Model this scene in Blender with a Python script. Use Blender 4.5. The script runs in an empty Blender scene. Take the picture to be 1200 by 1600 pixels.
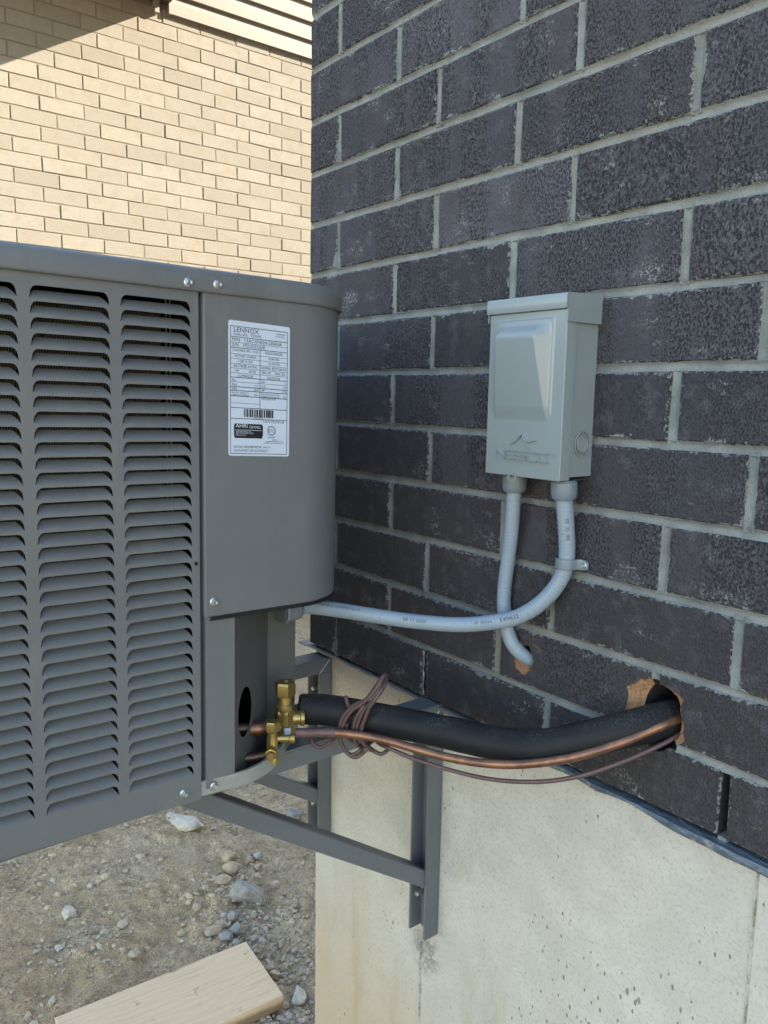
import bpy, bmesh, math, random
from mathutils import Vector, Matrix, noise
random.seed(7)
R = math.radians
SC = bpy.context.scene
COL = SC.collection

# ------------------------------------------------------------------ camera
YAW, PITCH, ROLL = .6595, .1494, .0168
fwd = Vector((-math.cos(YAW)*math.cos(PITCH), math.sin(YAW)*math.cos(PITCH), -math.sin(PITCH)))
rt = fwd.cross(Vector((0, 0, 1))).normalized(); upv = rt.cross(fwd)
r2 = rt*math.cos(ROLL) + upv*math.sin(ROLL); u2 = upv*math.cos(ROLL) - rt*math.sin(ROLL)
cam_d = bpy.data.cameras.new('camera'); cam = bpy.data.objects.new('camera', cam_d); COL.objects.link(cam)
M = Matrix((r2, u2, -fwd)).transposed().to_4x4(); M.translation = (1.3249, -.8376, .5128)
cam.matrix_world = M
cam_d.sensor_fit = 'VERTICAL'; cam_d.sensor_height = 36; cam_d.sensor_width = 27
cam_d.lens = 36*1228.8/1600; cam_d.clip_start = .02; cam_d.clip_end = 2000
SC.camera = cam

# ------------------------------------------------------------------ sky, sun, exposure
SUN = Vector((.45, 1.0, .60)).normalized()
ELEV = math.asin(SUN.z)
W = bpy.data.worlds.new('World'); SC.world = W; W.use_nodes = True
wn = W.node_tree.nodes; wl = W.node_tree.links
sky = wn.new('ShaderNodeTexSky'); sky.sky_type = 'NISHITA'; sky.sun_disc = False
sky.sun_elevation = ELEV; sky.sun_rotation = math.atan2(SUN.x, SUN.y)
sky.air_density = 1.4; sky.dust_density = .5; sky.ozone_density = 0.0
bg = next(n for n in wn if n.type == 'BACKGROUND'); bg.inputs['Strength'].default_value = .15
wl.new(sky.outputs[0], bg.inputs[0])
sd = bpy.data.lights.new('sun', 'SUN'); sd.energy = 5.0; sd.angle = R(.5); sd.color = (1, .925, .79)
so = bpy.data.objects.new('sun', sd); COL.objects.link(so)
so.rotation_euler = SUN.to_track_quat('Z', 'Y').to_euler(); so.location = (3, 8, 8)
SC.view_settings.view_transform = 'Standard'; SC.view_settings.look = 'None'
SC.view_settings.gamma = 1; SC.view_settings.exposure = 2.25
SC.view_settings.use_curve_mapping = False
SC.render.resolution_x = 768; SC.render.resolution_y = 1024
SC.cycles.max_bounces = 5; SC.cycles.diffuse_bounces = 3; SC.cycles.glossy_bounces = 3

# ------------------------------------------------------------------ material helpers
class NT:
    def __init__(s, name):
        s.m = bpy.data.materials.new(name); s.m.use_nodes = True
        s.n = s.m.node_tree.nodes; s.l = s.m.node_tree.links
        s.b = next(n for n in s.n if n.type == 'BSDF_PRINCIPLED')
    def put(s, sock, v):
        if isinstance(v, bpy.types.NodeSocket): s.l.new(v, sock)
        elif v is not None:
            if sock.type == 'RGBA' and not hasattr(v, '__len__'): v = (v, v, v, 1)
            elif sock.type == 'RGBA' and len(v) == 3: v = (*v, 1)
            sock.default_value = v
    def obj(s): return s.node('ShaderNodeTexCoord').outputs['Object']
    def pos(s): return s.node('ShaderNodeNewGeometry').outputs['Position']
    def rnd(s): return s.node('ShaderNodeObjectInfo').outputs['Random']
    def node(s, t): return s.n.new(t)
    def noise(s, vec, scale, detail=3, rough=.55, dist=0):
        n = s.node('ShaderNodeTexNoise'); s.put(n.inputs['Vector'], vec)
        n.inputs['Scale'].default_value = scale; n.inputs['Detail'].default_value = detail
        n.inputs['Roughness'].default_value = rough; n.inputs['Distortion'].default_value = dist
        return n.outputs[0]
    def voro(s, vec, scale, feature='F1', rand=1):
        n = s.node('ShaderNodeTexVoronoi'); s.put(n.inputs['Vector'], vec); n.feature = feature
        n.inputs['Scale'].default_value = scale; n.inputs['Randomness'].default_value = rand
        return n
    def math(s, op, a, b=None, c=None, clamp=False):
        n = s.node('ShaderNodeMath'); n.operation = op; n.use_clamp = clamp
        for i, v in enumerate((a, b, c)):
            if v is not None: s.put(n.inputs[i], v)
        return n.outputs[0]
    def ramp(s, v, lo, hi, a=0., b=1., smooth=True):
        n = s.node('ShaderNodeMapRange'); n.interpolation_type = 'SMOOTHSTEP' if smooth else 'LINEAR'
        s.put(n.inputs[0], v)
        for i, x in enumerate((lo, hi, a, b)): s.put(n.inputs[i+1], x)
        return n.outputs[0]
    def mix(s, f, a, b, mode='MIX'):
        n = s.node('ShaderNodeMix'); n.data_type = 'RGBA'; n.blend_type = mode
        s.put(n.inputs[0], f); s.put(n.inputs[6], a); s.put(n.inputs[7], b)
        return n.outputs[2]
    def mapv(s, vec, scale=(1, 1, 1), rot=(0, 0, 0), loc=(0, 0, 0)):
        n = s.node('ShaderNodeMapping'); s.put(n.inputs[0], vec)
        n.inputs['Scale'].default_value = scale; n.inputs['Rotation'].default_value = rot; n.inputs['Location'].default_value = loc
        return n.outputs[0]
    def sep(s, vec):
        n = s.node('ShaderNodeSeparateXYZ'); s.put(n.inputs[0], vec); return n.outputs
    def bump(s, h, dist, strength=1, prev=None):
        n = s.node('ShaderNodeBump'); s.put(n.inputs['Height'], h)
        n.inputs['Distance'].default_value = dist; n.inputs['Strength'].default_value = strength
        if prev is not None: s.put(n.inputs['Normal'], prev)
        return n.outputs[0]
    def out(s, color, rough=.6, normal=None, metal=0, spec=.4, coat=0):
        s.put(s.b.inputs['Base Color'], color); s.put(s.b.inputs['Roughness'], rough)
        s.put(s.b.inputs['Metallic'], metal); s.b.inputs['Specular IOR Level'].default_value = spec
        if coat: s.b.inputs['Coat Weight'].default_value = coat
        if normal is not None: s.put(s.b.inputs['Normal'], normal)
        return s.m
MT = {}

def dark_brick(name, smear):
    t = NT(name); o = t.obj(); w = t.pos(); r = t.rnd()
    grain = t.noise(t.mapv(w, (1, 1, .62)), 400, 2, .5); fleck = t.noise(w, 520, 2, .5)
    pits = t.ramp(grain, .375, .425)                       # 0 in a pit
    big = t.noise(w, 9, 3)
    med = t.noise(w, 40, 3)
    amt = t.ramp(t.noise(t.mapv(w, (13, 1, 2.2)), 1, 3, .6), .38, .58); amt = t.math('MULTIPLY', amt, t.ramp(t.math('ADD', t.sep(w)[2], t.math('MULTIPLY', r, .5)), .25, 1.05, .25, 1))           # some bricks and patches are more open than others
    c = t.mix(r, (.034, .034, .043), (.074, .073, .092))
    c = t.mix(t.ramp(big, .38, .68, 0, .7), c, (.052, .047, .051))
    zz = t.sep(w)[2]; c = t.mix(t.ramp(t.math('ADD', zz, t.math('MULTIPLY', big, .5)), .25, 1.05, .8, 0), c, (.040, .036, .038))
    c = t.mix(t.ramp(med, .5, .72, 0, .5), c, (.086, .086, .104))
    c = t.mix(t.math('MULTIPLY', t.ramp(fleck, .52, .68), t.ramp(amt, 0, 1, .1, .45)), c, (.145, .146, .175))
    c = t.mix(t.math('MULTIPLY', t.math('SUBTRACT', 1, pits), t.ramp(amt, 0, 1, .22, .80)), c, (.010, .010, .013))
    # pale mortar dust rubbed on the face
    dust = t.math('MULTIPLY', t.ramp(t.noise(t.mapv(w, (1, 1, 1.7)), 11, 5, .72), .555, .70), t.ramp(t.noise(w, 260, 3, .6), .47, .58))
    c = t.mix(t.math('MULTIPLY', dust, .7), c, (.27, .275, .28))
    rough = .88
    h = t.math('ADD', t.math('MULTIPLY', t.ramp(grain, .32, .56), t.ramp(amt, 0, 1, .35, 1.1)), t.math('MULTIPLY', med, .8))
    if smear:
        at = t.node('ShaderNodeAttribute'); at.attribute_type = 'OBJECT'; at.attribute_name = 'half_len'
        s = t.sep(o)
        ex = t.math('SUBTRACT', at.outputs['Fac'], t.math('ABSOLUTE', s[0]))
        ez = t.math('SUBTRACT', .0408, t.math('ABSOLUTE', s[2]))
        e = t.math('MINIMUM', ex, ez)
        n = t.math('ADD', t.math('MULTIPLY', t.ramp(t.noise(w, 170, 3, .65), .35, .8), .0078),
                   t.math('MULTIPLY', t.ramp(t.noise(w, 17, 4, .6), .52, .80), .010))
        msk = t.ramp(t.math('SUBTRACT', t.math('SUBTRACT', n, .0015), e), -.0006, .0010); msk = t.math('MULTIPLY', msk, t.ramp(s[1], .003, .006, 1, 0))
        c = t.mix(t.math('MULTIPLY', msk, .75), c, t.mix(t.noise(w, 60), (.17, .185, .19), (.27, .285, .29)))
    nrm = t.bump(h, .0026, 1)
    return t.out(c, rough, nrm, spec=.25)
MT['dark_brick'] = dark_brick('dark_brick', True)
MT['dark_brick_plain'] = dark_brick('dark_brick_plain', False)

t = NT('brick_clay'); w = t.pos()
n1 = t.noise(w, 160, 4, .7); c = t.mix(n1, (.42, .215, .115), (.68, .42, .26))
n2 = t.noise(w, 480, 3, .7); c = t.mix(t.ramp(n2, .36, .46, .35, 0), c, (.30, .155, .085)); MT['clay'] = t.out(c, .95, t.bump(t.math('ADD', n1, n2), .006), spec=.1)

t = NT('grey_mortar'); w = t.pos()
n1 = t.noise(w, 420, 3, .6); n2 = t.noise(w, 22, 4)
c = t.mix(t.ramp(n2, .3, .7), (.15, .163, .168), (.235, .248, .252)); c = t.mix(t.ramp(n1, .3, .5, .5, 0), c, (.11, .115, .115))
c = t.mix(t.ramp(t.noise(w, 3.1, 2), .45, .7, 0, .45), c, (.19, .18, .165))
MT['mortar'] = t.out(c, .95, t.bump(t.math('ADD', n1, t.math('MULTIPLY', n2, 2)), .0014), spec=.15)

t = NT('cream_brick'); w = t.pos(); r = t.rnd()
n1 = t.noise(w, 260, 3, .6); n2 = t.noise(w, 14, 4, .6); n3 = t.noise(t.mapv(w, (1, 1, 3)), 30, 4, .7)
c = t.mix(r, (.234, .207, .166), (.280, .250, .204)); c = t.mix(t.ramp(n2, .4, .75, 0, .6), c, (.225, .19, .14))
c = t.mix(t.ramp(n3, .57, .70, 0, .6), c, (.21, .165, .11)); c = t.mix(t.ramp(n1, .60, .70, 0, .7), c, (.30, .22, .13))
MT['cream_brick'] = t.out(c, .92, t.bump(t.math('ADD', n1, n3), .0018, .8), spec=.15)
t = NT('tan_mortar'); w = t.pos(); n1 = t.noise(w, 200, 3)
MT['tan_mortar'] = t.out(t.mix(n1, (.17, .14, .10), (.22, .185, .135)), .95, t.bump(n1, .002), spec=.1)

t = NT('cream_siding'); w = t.pos(); n1 = t.noise(t.mapv(w, (1, 1.5, 40)), 12, 4, .6)
MT['siding'] = t.out(t.mix(n1, (.235, .205, .165), (.27, .238, .192)), .55, t.bump(n1, .0008, .5), spec=.3)
t = NT('brown_metal'); w = t.pos()
MT['brown'] = t.out(t.mix(t.noise(w, 20), (.055, .035, .024), (.085, .055, .038)), .5, spec=.4)
t = NT('roof_shingle'); w = t.pos()
MT['shingle'] = t.out(t.mix(t.noise(w, 60, 4), (.05, .045, .04), (.12, .11, .10)), .95, t.bump(t.noise(w, 60), .004), spec=.1)
t = NT('dark_void'); MT['void'] = t.out((.02, .02, .02), .95, spec=.05)

t = NT('poured_concrete'); w = t.pos(); s = t.sep(w)
big = t.noise(w, 2.2, 4, .6); med = t.noise(w, 15, 5, .65); fine = t.noise(w, 180, 3, .6)
c = t.mix(t.ramp(big, .35, .68), (.455, .432, .40), (.508, .486, .458))
c = t.mix(t.ramp(med, .36, .64, .75, 0), c, (.42, .40, .372))
c = t.mix(t.ramp(fine, .36, .50, .35, 0), c, (.26, .26, .245)); c = t.mix(t.ramp(t.noise(w, 48, 4, .7), .52, .70, 0, .5), c, (.42, .405, .375))
dirt = t.math('MULTIPLY', t.ramp(t.math('ADD', s[2], t.math('MULTIPLY', t.noise(w, 3.5, 3), .55)), -.62, -.02, 1, 0), t.ramp(s[0], .25, .70, 1, .12))  # mask of a tan tint, stronger towards the bottom and the left
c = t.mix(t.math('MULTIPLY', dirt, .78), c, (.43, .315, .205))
run = t.math('MULTIPLY', t.ramp(t.noise(t.mapv(w, (11, 11, 1.4)), 1, 4, .6), .52, .70), t.ramp(s[2], -.75, -.25, 1, 0))
c = t.mix(t.math('MULTIPLY', run, .55), c, (.30, .235, .13))
cd = t.node('ShaderNodeVectorMath'); cd.operation = 'DISTANCE'; t.put(cd.inputs[0], t.mapv(w, (1, 0, .75), rot=(0, 0, 0))); cd.inputs[1].default_value = (.372, 0, -.352)
spall = t.math('MULTIPLY', t.ramp(cd.outputs['Value'], .012, .050, 1, 0), t.ramp(t.noise(w, 55, 5, .7), .42, .56))
c = t.mix(t.math('MULTIPLY', spall, .8), c, (.27, .26, .24))
tilt = t.mapv(w, (1, 1, .45), rot=(0, R(-25), 0))
v1 = t.voro(tilt, 62); v2 = t.voro(tilt, 150)
sz = t.ramp(t.noise(w, 5, 3), .40, .68, .25, 1)
hole1 = t.ramp(v1.outputs['Distance'], t.math('MULTIPLY', sz, .07), t.math('MULTIPLY', sz, .20))
hole2 = t.ramp(v2.outputs['Distance'], t.math('MULTIPLY', sz, .16), t.math('MULTIPLY', sz, .30))
sc1 = t.node('ShaderNodeSeparateColor'); t.l.new(v1.outputs['Color'], sc1.inputs[0])
sc2 = t.node('ShaderNodeSeparateColor'); t.l.new(v2.outputs['Color'], sc2.inputs[0])
h1 = t.math('MAXIMUM', hole1, t.ramp(sc1.outputs[0], .22, .26, 0, 1)); h1 = t.math('MAXIMUM', h1, t.math('GREATER_THAN', sc1.outputs[0], .25))
h2 = t.math('MAXIMUM', hole2, t.math('GREATER_THAN', sc2.outputs[0], .24))
hh = t.math('MINIMUM', h1, h2)
c = t.mix(t.math('MULTIPLY', t.math('SUBTRACT', 1, hh), .8), c, (.17, .165, .15))  # pits: shade of the tiny hollows put in as dark colour
nm = t.bump(t.math('SUBTRACT', hh, t.math('MULTIPLY', spall, .9)), .004, .8); nm = t.bump(t.math('ADD', t.math('MULTIPLY', fine, .5), med), .0022, .7, nm)
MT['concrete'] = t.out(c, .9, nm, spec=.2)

t = NT('seam_grit'); w = t.pos()
MT['seam'] = t.out(t.mix(t.ramp(t.noise(w, 60, 4, .7), .4, .6), (.24, .215, .18), (.44, .43, .40)), .95, t.bump(t.noise(w, 150), .002), spec=.1)
t = NT('flashing_membrane'); w = t.pos(); s = t.sep(w); n1 = t.noise(t.mapv(w, (1, 3, 3)), 40, 4, .6)
c = t.mix(t.ramp(n1, .35, .7), (.055, .072, .10), (.125, .158, .205))
c = t.mix(t.ramp(t.math('ADD', s[0], t.math('MULTIPLY', t.noise(w, 14), .35)), .62, .92, 1, 0), c, (.17, .17, .18))
c = t.mix(t.ramp(t.noise(w, 90, 3), .58, .68, 0, .6), c, (.30, .29, .27))
MT['flashing'] = t.out(c, .45, t.bump(n1, .003), spec=.45)

def paint(name, col, rough=.45, spec=.45, var=.12, orange=.0004, dirt=None, dust_=None, dent=0):
    t = NT(name); w = t.pos(); n = t.noise(w, 6, 4, .6); n2 = t.noise(w, 700, 2)
    c = t.mix(n, [v*(1-var) for v in col], [v*(1+var) for v in col])
    if dust_: c = t.mix(t.ramp(t.noise(t.mapv(w, (1, 1, .35)), 14, 5, .7), .48, .75, 0, .5), c, dust_)
    if dirt: c = t.mix(t.ramp(t.noise(t.mapv(w, (1, 1, .5)), 25, 5, .7), .55, .75, 0, .5), c, dirt)
    return t.out(c, rough if var == 0 else t.ramp(t.noise(w, 9, 3), .3, .7, rough-.03, rough+.05), t.bump(n2, orange, .5, t.bump(t.noise(w, 7, 2), dent, 1)) if dent else t.bump(n2, orange, .5), spec=spec)
MT['ac_grey'] = paint('grey_powder_coat', (.132, .138, .147), .46, .45, dust_=(.19, .19, .185), dent=.004)
MT['ac_inner'] = paint('inner_sheet_metal', (.105, .108, .110), .55, .35)  # darker, rougher grey for the inner parts of the cabinet
MT['steel_grey'] = paint('bracket_grey_paint', (.118, .128, .140), .48, .4, dirt=(.10, .105, .11))
MT['box_grey'] = paint('disconnect_grey_enamel', (.205, .238, .256), .27, .5, .0, .0001)
MT['black'] = paint('black_rubber', (.012, .013, .014), .6, .3)
MT['blackpaint'] = paint('base_black', (.035, .037, .038), .6, .3, dirt=(.09, .085, .075))

t = NT('condenser_fins'); w = t.pos(); wv = t.node('ShaderNodeTexWave'); t.put(wv.inputs[0], w); wv.bands_direction = 'Y'; wv.inputs['Scale'].default_value = 110
n1 = t.noise(w, 40)
MT['fins'] = t.out(t.mix(wv.outputs[1], (.012, .012, .012), (.10, .097, .088)), .5, t.bump(wv.outputs[1], .002), metal=.4)
t = NT('galvanised'); w = t.pos(); n1 = t.noise(w, 35, 4, .7)
MT['galv'] = t.out(t.mix(n1, (.30, .32, .31), (.46, .48, .47)), .42, t.bump(t.noise(w, 300), .0003), metal=.65)
t = NT('zinc_screw'); w = t.pos(); MT['zinc'] = t.out(t.mix(t.noise(w, 200), (.36, .385, .40), (.52, .545, .56)), .40, metal=.85)
t = NT('brass'); w = t.pos(); n1 = t.noise(w, 60, 4, .6)
MT['brass'] = t.out(t.mix(n1, (.27, .20, .072), (.44, .33, .13)), .40, t.bump(t.noise(w, 500), .0002), metal=.85)
t = NT('copper'); w = t.pos(); n1 = t.noise(w, 26, 4, .65)
MT['copper'] = t.out(t.mix(t.ramp(n1, .35, .65), (.165, .09, .068), (.315, .158, .10)), .42, t.bump(t.noise(w, 300), .0002), metal=.75)
t = NT('brazed_copper'); w = t.pos(); n1 = t.noise(w, 90, 3, .65)
MT['brazed'] = t.out(t.mix(n1, (.09, .05, .055), (.22, .14, .13)), .55, metal=.5)
t = NT('pipe_insulation'); w = t.pos(); n1 = t.noise(w, 300, 3); s = t.sep(w)
gn = t.sep(t.node('ShaderNodeNewGeometry').outputs['Normal'])
dustm = t.math('MULTIPLY', t.ramp(t.noise(w, 350, 3, .7), .46, .62), t.math('MULTIPLY', t.ramp(gn[2], .35, .85), t.ramp(t.noise(w, 16, 2), .35, .62)))
c = t.mix(t.math('MULTIPLY', dustm, .28), t.mix(t.noise(w, 12), (.009, .010, .013), (.015, .016, .020)), (.17, .15, .125))
MT['insul'] = t.out(c, .55, t.bump(n1, .0006, .5), spec=.22)
t = NT('pvc_conduit'); w = t.pos(); n1 = t.noise(w, 25, 4)
c = t.mix(n1, (.215, .272, .345), (.25, .308, .38)); c = t.mix(t.ramp(t.noise(w, 160, 3), .63, .72, 0, .35), c, (.21, .23, .26))
MT['pvc'] = t.out(c, .38, t.bump(t.noise(w, 400), .0002), spec=.45)
t = NT('pvc_fitting'); w = t.pos(); MT['pvc2'] = t.out(t.mix(t.noise(w, 30), (.135, .17, .21), (.16, .195, .235)), .35, spec=.5)
t = NT('printed_ink'); MT['ink'] = t.out((.075, .085, .105), .6, spec=.2)
t = NT('black_ink'); MT['blackink'] = t.out((.015, .015, .018), .5, spec=.3)
t = NT('label_white'); w = t.pos(); MT['label'] = t.out(t.mix(t.noise(w, 30), (.50, .57, .70), (.53, .60, .73)), .4, spec=.4)
t = NT('thermostat_cable'); w = t.pos(); n1 = t.noise(w, 45, 3)
MT['cable'] = t.out(t.mix(n1, (.062, .034, .036), (.125, .076, .076)), .42, spec=.45)

t = NT('sandy_soil'); w = t.pos()
n0 = t.noise(w, 1.7, 4, .6); n1 = t.noise(w, 9, 5, .65); n2 = t.noise(w, 70, 4, .7); n3 = t.noise(w, 320, 3, .65)
c = t.mix(t.ramp(n0, .35, .65), (.77, .545, .325), (.85, .65, .43))
c = t.mix(t.ramp(n1, .44, .68, 0, .7), c, (.56, .39, .225))
c = t.mix(t.ramp(n2, .34, .45, .6, 0), c, (.34, .245, .155)); c = t.mix(t.ramp(n2, .60, .72, 0, .6), c, (.68, .58, .46))
v = t.voro(w, 130); vs = t.node('ShaderNodeSeparateColor'); t.l.new(v.outputs['Color'], vs.inputs[0])
peb = t.math('MULTIPLY', t.ramp(v.outputs['Distance'], .25, .36, 1, 0), t.math('GREATER_THAN', vs.outputs[0], .72))
gt = t.noise(w, 170, 3, .7); c = t.mix(t.ramp(gt, .36, .47, .5, 0), c, (.26, .185, .118)); c = t.mix(t.ramp(gt, .58, .68, 0, .6), c, (.80, .64, .45)); c = t.mix(peb, c, t.mix(vs.outputs[1], (.30, .28, .26), (.66, .61, .54)))
h = t.math('ADD', t.math('ADD', t.math('MULTIPLY', n1, 1.5), t.math('ADD', n2, t.math('MULTIPLY', gt, .55))), t.math('ADD', t.math('MULTIPLY', n3, .5), t.math('MULTIPLY', peb, .35)))
MT['soil'] = t.out(c, .97, t.bump(h, .020, 1), spec=.1)

def stone(name, a, b):
    t = NT(name); w = t.pos(); r = t.rnd(); n1 = t.noise(w, 55, 5, .65); n2 = t.noise(w, 240, 3)
    c = t.mix(t.ramp(n1, .3, .7), a, b); c = t.mix(t.ramp(n2, .58, .7, 0, .4), c, [v*.6 for v in a])
    return t.out(c, .9, t.bump(t.math('ADD', n1, t.math('MULTIPLY', n2, .4)), .004, .8), spec=.2)
MT['stone_blue'] = stone('blue_grey_stone', (.225, .21, .195), (.345, .325, .305))
MT['stone_pale'] = stone('pale_stone', (.44, .395, .33), (.60, .55, .475))
MT['stone_tan'] = stone('tan_stone', (.36, .275, .185), (.50, .395, .275))
MT['stone_pink'] = stone('pinkish_stone', (.45, .34, .28), (.62, .50, .43))
t = NT('gravel_mix'); vc = t.node('ShaderNodeVertexColor'); vc.layer_name = 'tone'; w = t.pos()
MT['gravel'] = t.out(t.mix(t.noise(w, 200), vc.outputs[0], (.38, .32, .25)), .93, t.bump(t.noise(w, 300), .002), spec=.15)

t = NT('raw_lumber'); o = t.obj(); s = t.sep(o)
wob = t.noise(t.mapv(o, (3, 1.2, 3)), 2.2, 3)
rings = t.math('SINE', t.math('MULTIPLY', t.math('ADD', s[0], t.math('MULTIPLY', wob, .16)), 330))
gr = t.noise(t.mapv(o, (60, 2.2, 60)), 3, 5, .7)
c = t.mix(t.ramp(rings, -.2, 1, 0, .28), (.70, .51, .335), (.61, .425, .265)); c = t.mix(t.ramp(gr, .48, .74, 0, .65), c, (.46, .32, .20))
spot = t.ramp(t.noise(o, 24, 4, .65), .62, .72); c = t.mix(t.math('MULTIPLY', spot, .7), c, (.34, .24, .15))
kn = t.voro(t.mapv(o, (1, .55, 1), loc=(.02, .06, 0)), 7.5); knm = t.ramp(kn.outputs['Distance'], .05, .11, 1, 0)
c = t.mix(t.math('MULTIPLY', knm, .7), c, (.27, .15, .07))
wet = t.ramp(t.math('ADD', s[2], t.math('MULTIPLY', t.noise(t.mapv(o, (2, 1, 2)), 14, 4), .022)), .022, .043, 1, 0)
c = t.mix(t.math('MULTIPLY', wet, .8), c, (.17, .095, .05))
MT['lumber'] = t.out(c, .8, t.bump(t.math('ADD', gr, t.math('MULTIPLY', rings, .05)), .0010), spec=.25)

# ------------------------------------------------------------------ mesh helpers
class MB:
    def __init__(s): s.v = []; s.f = []; s.c = []
    def add(s, vs, fs):
        k = len(s.v); s.v += [tuple(p) for p in vs]; s.f += [tuple(i+k for i in f) for f in fs]; return s
    def box(s, x0, x1, y0, y1, z0, z1):
        return s.add([(x, y, z) for x in (x0, x1) for y in (y0, y1) for z in (z0, z1)],
                     [(0, 1, 3, 2), (4, 6, 7, 5), (0, 4, 5, 1), (2, 3, 7, 6), (0, 2, 6, 4), (1, 5, 7, 3)])
    def prism(s, ring0, ring1, caps=True):
        n = len(ring0); fs = [(i, (i+1) % n, n+(i+1) % n, n+i) for i in range(n)]
        if caps: fs += [tuple(range(n))[::-1], tuple(range(n, 2*n))]
        return s.add(list(ring0)+list(ring1), fs)
    def loft(s, rings, caps=True, closed=True):
        n = len(rings[0]); vs = [p for r in rings for p in r]; fs = []
        for k in range(len(rings)-1):
            for i in range(n if closed else n-1):
                j = (i+1) % n; fs.append((k*n+i, k*n+j, (k+1)*n+j, (k+1)*n+i))
        if caps and closed: fs += [tuple(range(n))[::-1], tuple(range((len(rings)-1)*n, len(rings)*n))]
        return s.add(vs, fs)
    def tube(s, pts, r, n=14, caps=True):
        pts = [Vector(p) for p in pts]; rr = r if hasattr(r, '__len__') else [r]*len(pts)
        fr = frames(pts)
        return s.loft([[p+(a*math.cos(2*math.pi*i/n)+b*math.sin(2*math.pi*i/n))*q for i in range(n)] for p, q, (tg, a, b) in zip(pts, rr, fr)], caps)
    def lathe(s, o, ax, prof, n=24):
        o = Vector(o); ax = Vector(ax).normalized(); a = ax.orthogonal().normalized(); b = ax.cross(a)
        return s.loft([[o+ax*h+(a*math.cos(2*math.pi*i/n)+b*math.sin(2*math.pi*i/n))*max(r, 1e-5) for i in range(n)] for r, h in prof])
    def build(s, name, mat, parent=None, smooth=None, off=(0, 0, 0), loc=None):
        me = bpy.data.meshes.new(name)
        me.from_pydata([(p[0]-off[0], p[1]-off[1], p[2]-off[2]) for p in s.v], [], s.f)
        bm = bmesh.new(); bm.from_mesh(me)
        bmesh.ops.recalc_face_normals(bm, faces=bm.faces)
        if smooth is not None:
            for f in bm.faces: f.smooth = True
            for e in bm.edges:
                if len(e.link_faces) == 2 and e.calc_face_angle(0) > R(smooth): e.smooth = False
        bm.to_mesh(me); bm.free()
        o = bpy.data.objects.new(name, me); COL.objects.link(o)
        if mat: me.materials.append(MT[mat])
        if parent: o.parent = parent
        if loc: o.location = loc
        return o
def frames(pts):
    out = []; n = len(pts); a = None
    for i in range(n):
        tg = (pts[min(i+1, n-1)]-pts[max(i-1, 0)]).normalized()
        if a is None: a = tg.orthogonal().normalized()
        else: a = (a-tg*a.dot(tg)).normalized()
        out.append((tg, a, tg.cross(a)))
    return out
def spline(pts, step=.004):
    P = [Vector(p) for p in pts]; P = [P[0]*2-P[1]]+P+[P[-1]*2-P[-2]]; o = []
    for i in range(1, len(P)-2):
        a, b, c, d = P[i-1:i+3]; k = max(2, int((c-b).length/step))
        for q in range(k):
            t = q/k
            o.append(.5*((2*b)+(c-a)*t+(2*a-5*b+4*c-d)*t*t+(3*b-a-3*c+d)*t**3))
    o.append(P[-2]); return o
def tag(o, label=None, cat=None, group=None, kind=None):
    for k, v in (('label', label), ('category', cat), ('group', group), ('kind', kind)):
        if v: o[k] = v
    return o
def empty(name, loc=(0, 0, 0)):
    o = bpy.data.objects.new(name, None); COL.objects.link(o); o.location = loc; o.empty_display_size = .05; return o
def inst(name, me, parent, loc, rot=None):
    o = bpy.data.objects.new(name, me); COL.objects.link(o); o.parent = parent; o.location = loc
    if rot: o.rotation_euler = rot
    return o
_tc = {}
def text_geo(s, size, align='LEFT', width=1.0, cuts=0):
    key = (s, align, cuts)
    if key not in _tc:
        cu = bpy.data.curves.new('t', 'FONT'); cu.body = s; cu.align_x = align; cu.size = 1; cu.resolution_u = 2
        o = bpy.data.objects.new('t', cu); COL.objects.link(o)
        dg = bpy.context.evaluated_depsgraph_get(); me = bpy.data.meshes.new_from_object(o.evaluated_get(dg))
        bm = bmesh.new(); bm.from_mesh(me)
        if cuts:
            bmesh.ops.triangulate(bm, faces=bm.faces); bmesh.ops.subdivide_edges(bm, edges=bm.edges, cuts=cuts)
        bm.verts.index_update()
        _tc[key] = ([v.co.copy() for v in bm.verts], [[v.index for v in f.verts] for f in bm.faces])
        bm.free(); bpy.data.objects.remove(o); bpy.data.curves.remove(cu); bpy.data.meshes.remove(me)
    vs, fs = _tc[key]
    return [(v.x*size*width, v.y*size) for v in vs], fs

# ------------------------------------------------------------------ ground
GZ = -1.035
def gh(x, y):
    p = Vector((x, y, 0)); d = math.hypot(x+.6, y)
    k = 1 if d < 5 else max(0, 1-(d-5)/6)
    h = .030*noise.noise(p*1.3) + .020*noise.noise(p*4.1+Vector((3, 1, 0)))
    if k: h += k*(.014*noise.noise(p*13)+.012*noise.noise(p*31)+.0085*abs(noise.noise(p*52))+.005*noise.noise(p*62))
    return GZ + h
def axis(segs):
    out = [segs[0][0]]
    for a, b, st in segs:
        n = max(1, round((b-a)/st)); out += [a+(b-a)*(i+1)/n for i in range(n)]
    return out
gx = axis([(-900, -150, 150), (-150, -30, 30), (-30, -9, 3.5), (-9, -4.2, .4), (-4.2, -1.75, .03), (-1.75, .05, .0075), (.05, 2, .15), (2, 12, 1.6), (12, 60, 12), (60, 900, 140)])
gy = axis([(-900, -60, 140), (-60, -12, 12), (-12, -2, 1.2), (-2, -.75, .12), (-.75, .55, .0075), (.55, 2.6, .03), (2.6, 6, .4), (6, 15, 3), (15, 60, 12), (60, 900, 140)])
vs = [(x, y, gh(x, y)) for y in gy for x in gx]; nx = len(gx)
g = MB().add(vs, [(j*nx+i, j*nx+i+1, (j+1)*nx+i+1, (j+1)*nx+i) for j in range(len(gy)-1) for i in range(nx-1)])
ground = tag(g.build('ground', 'soil', smooth=180), kind='structure')

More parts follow.
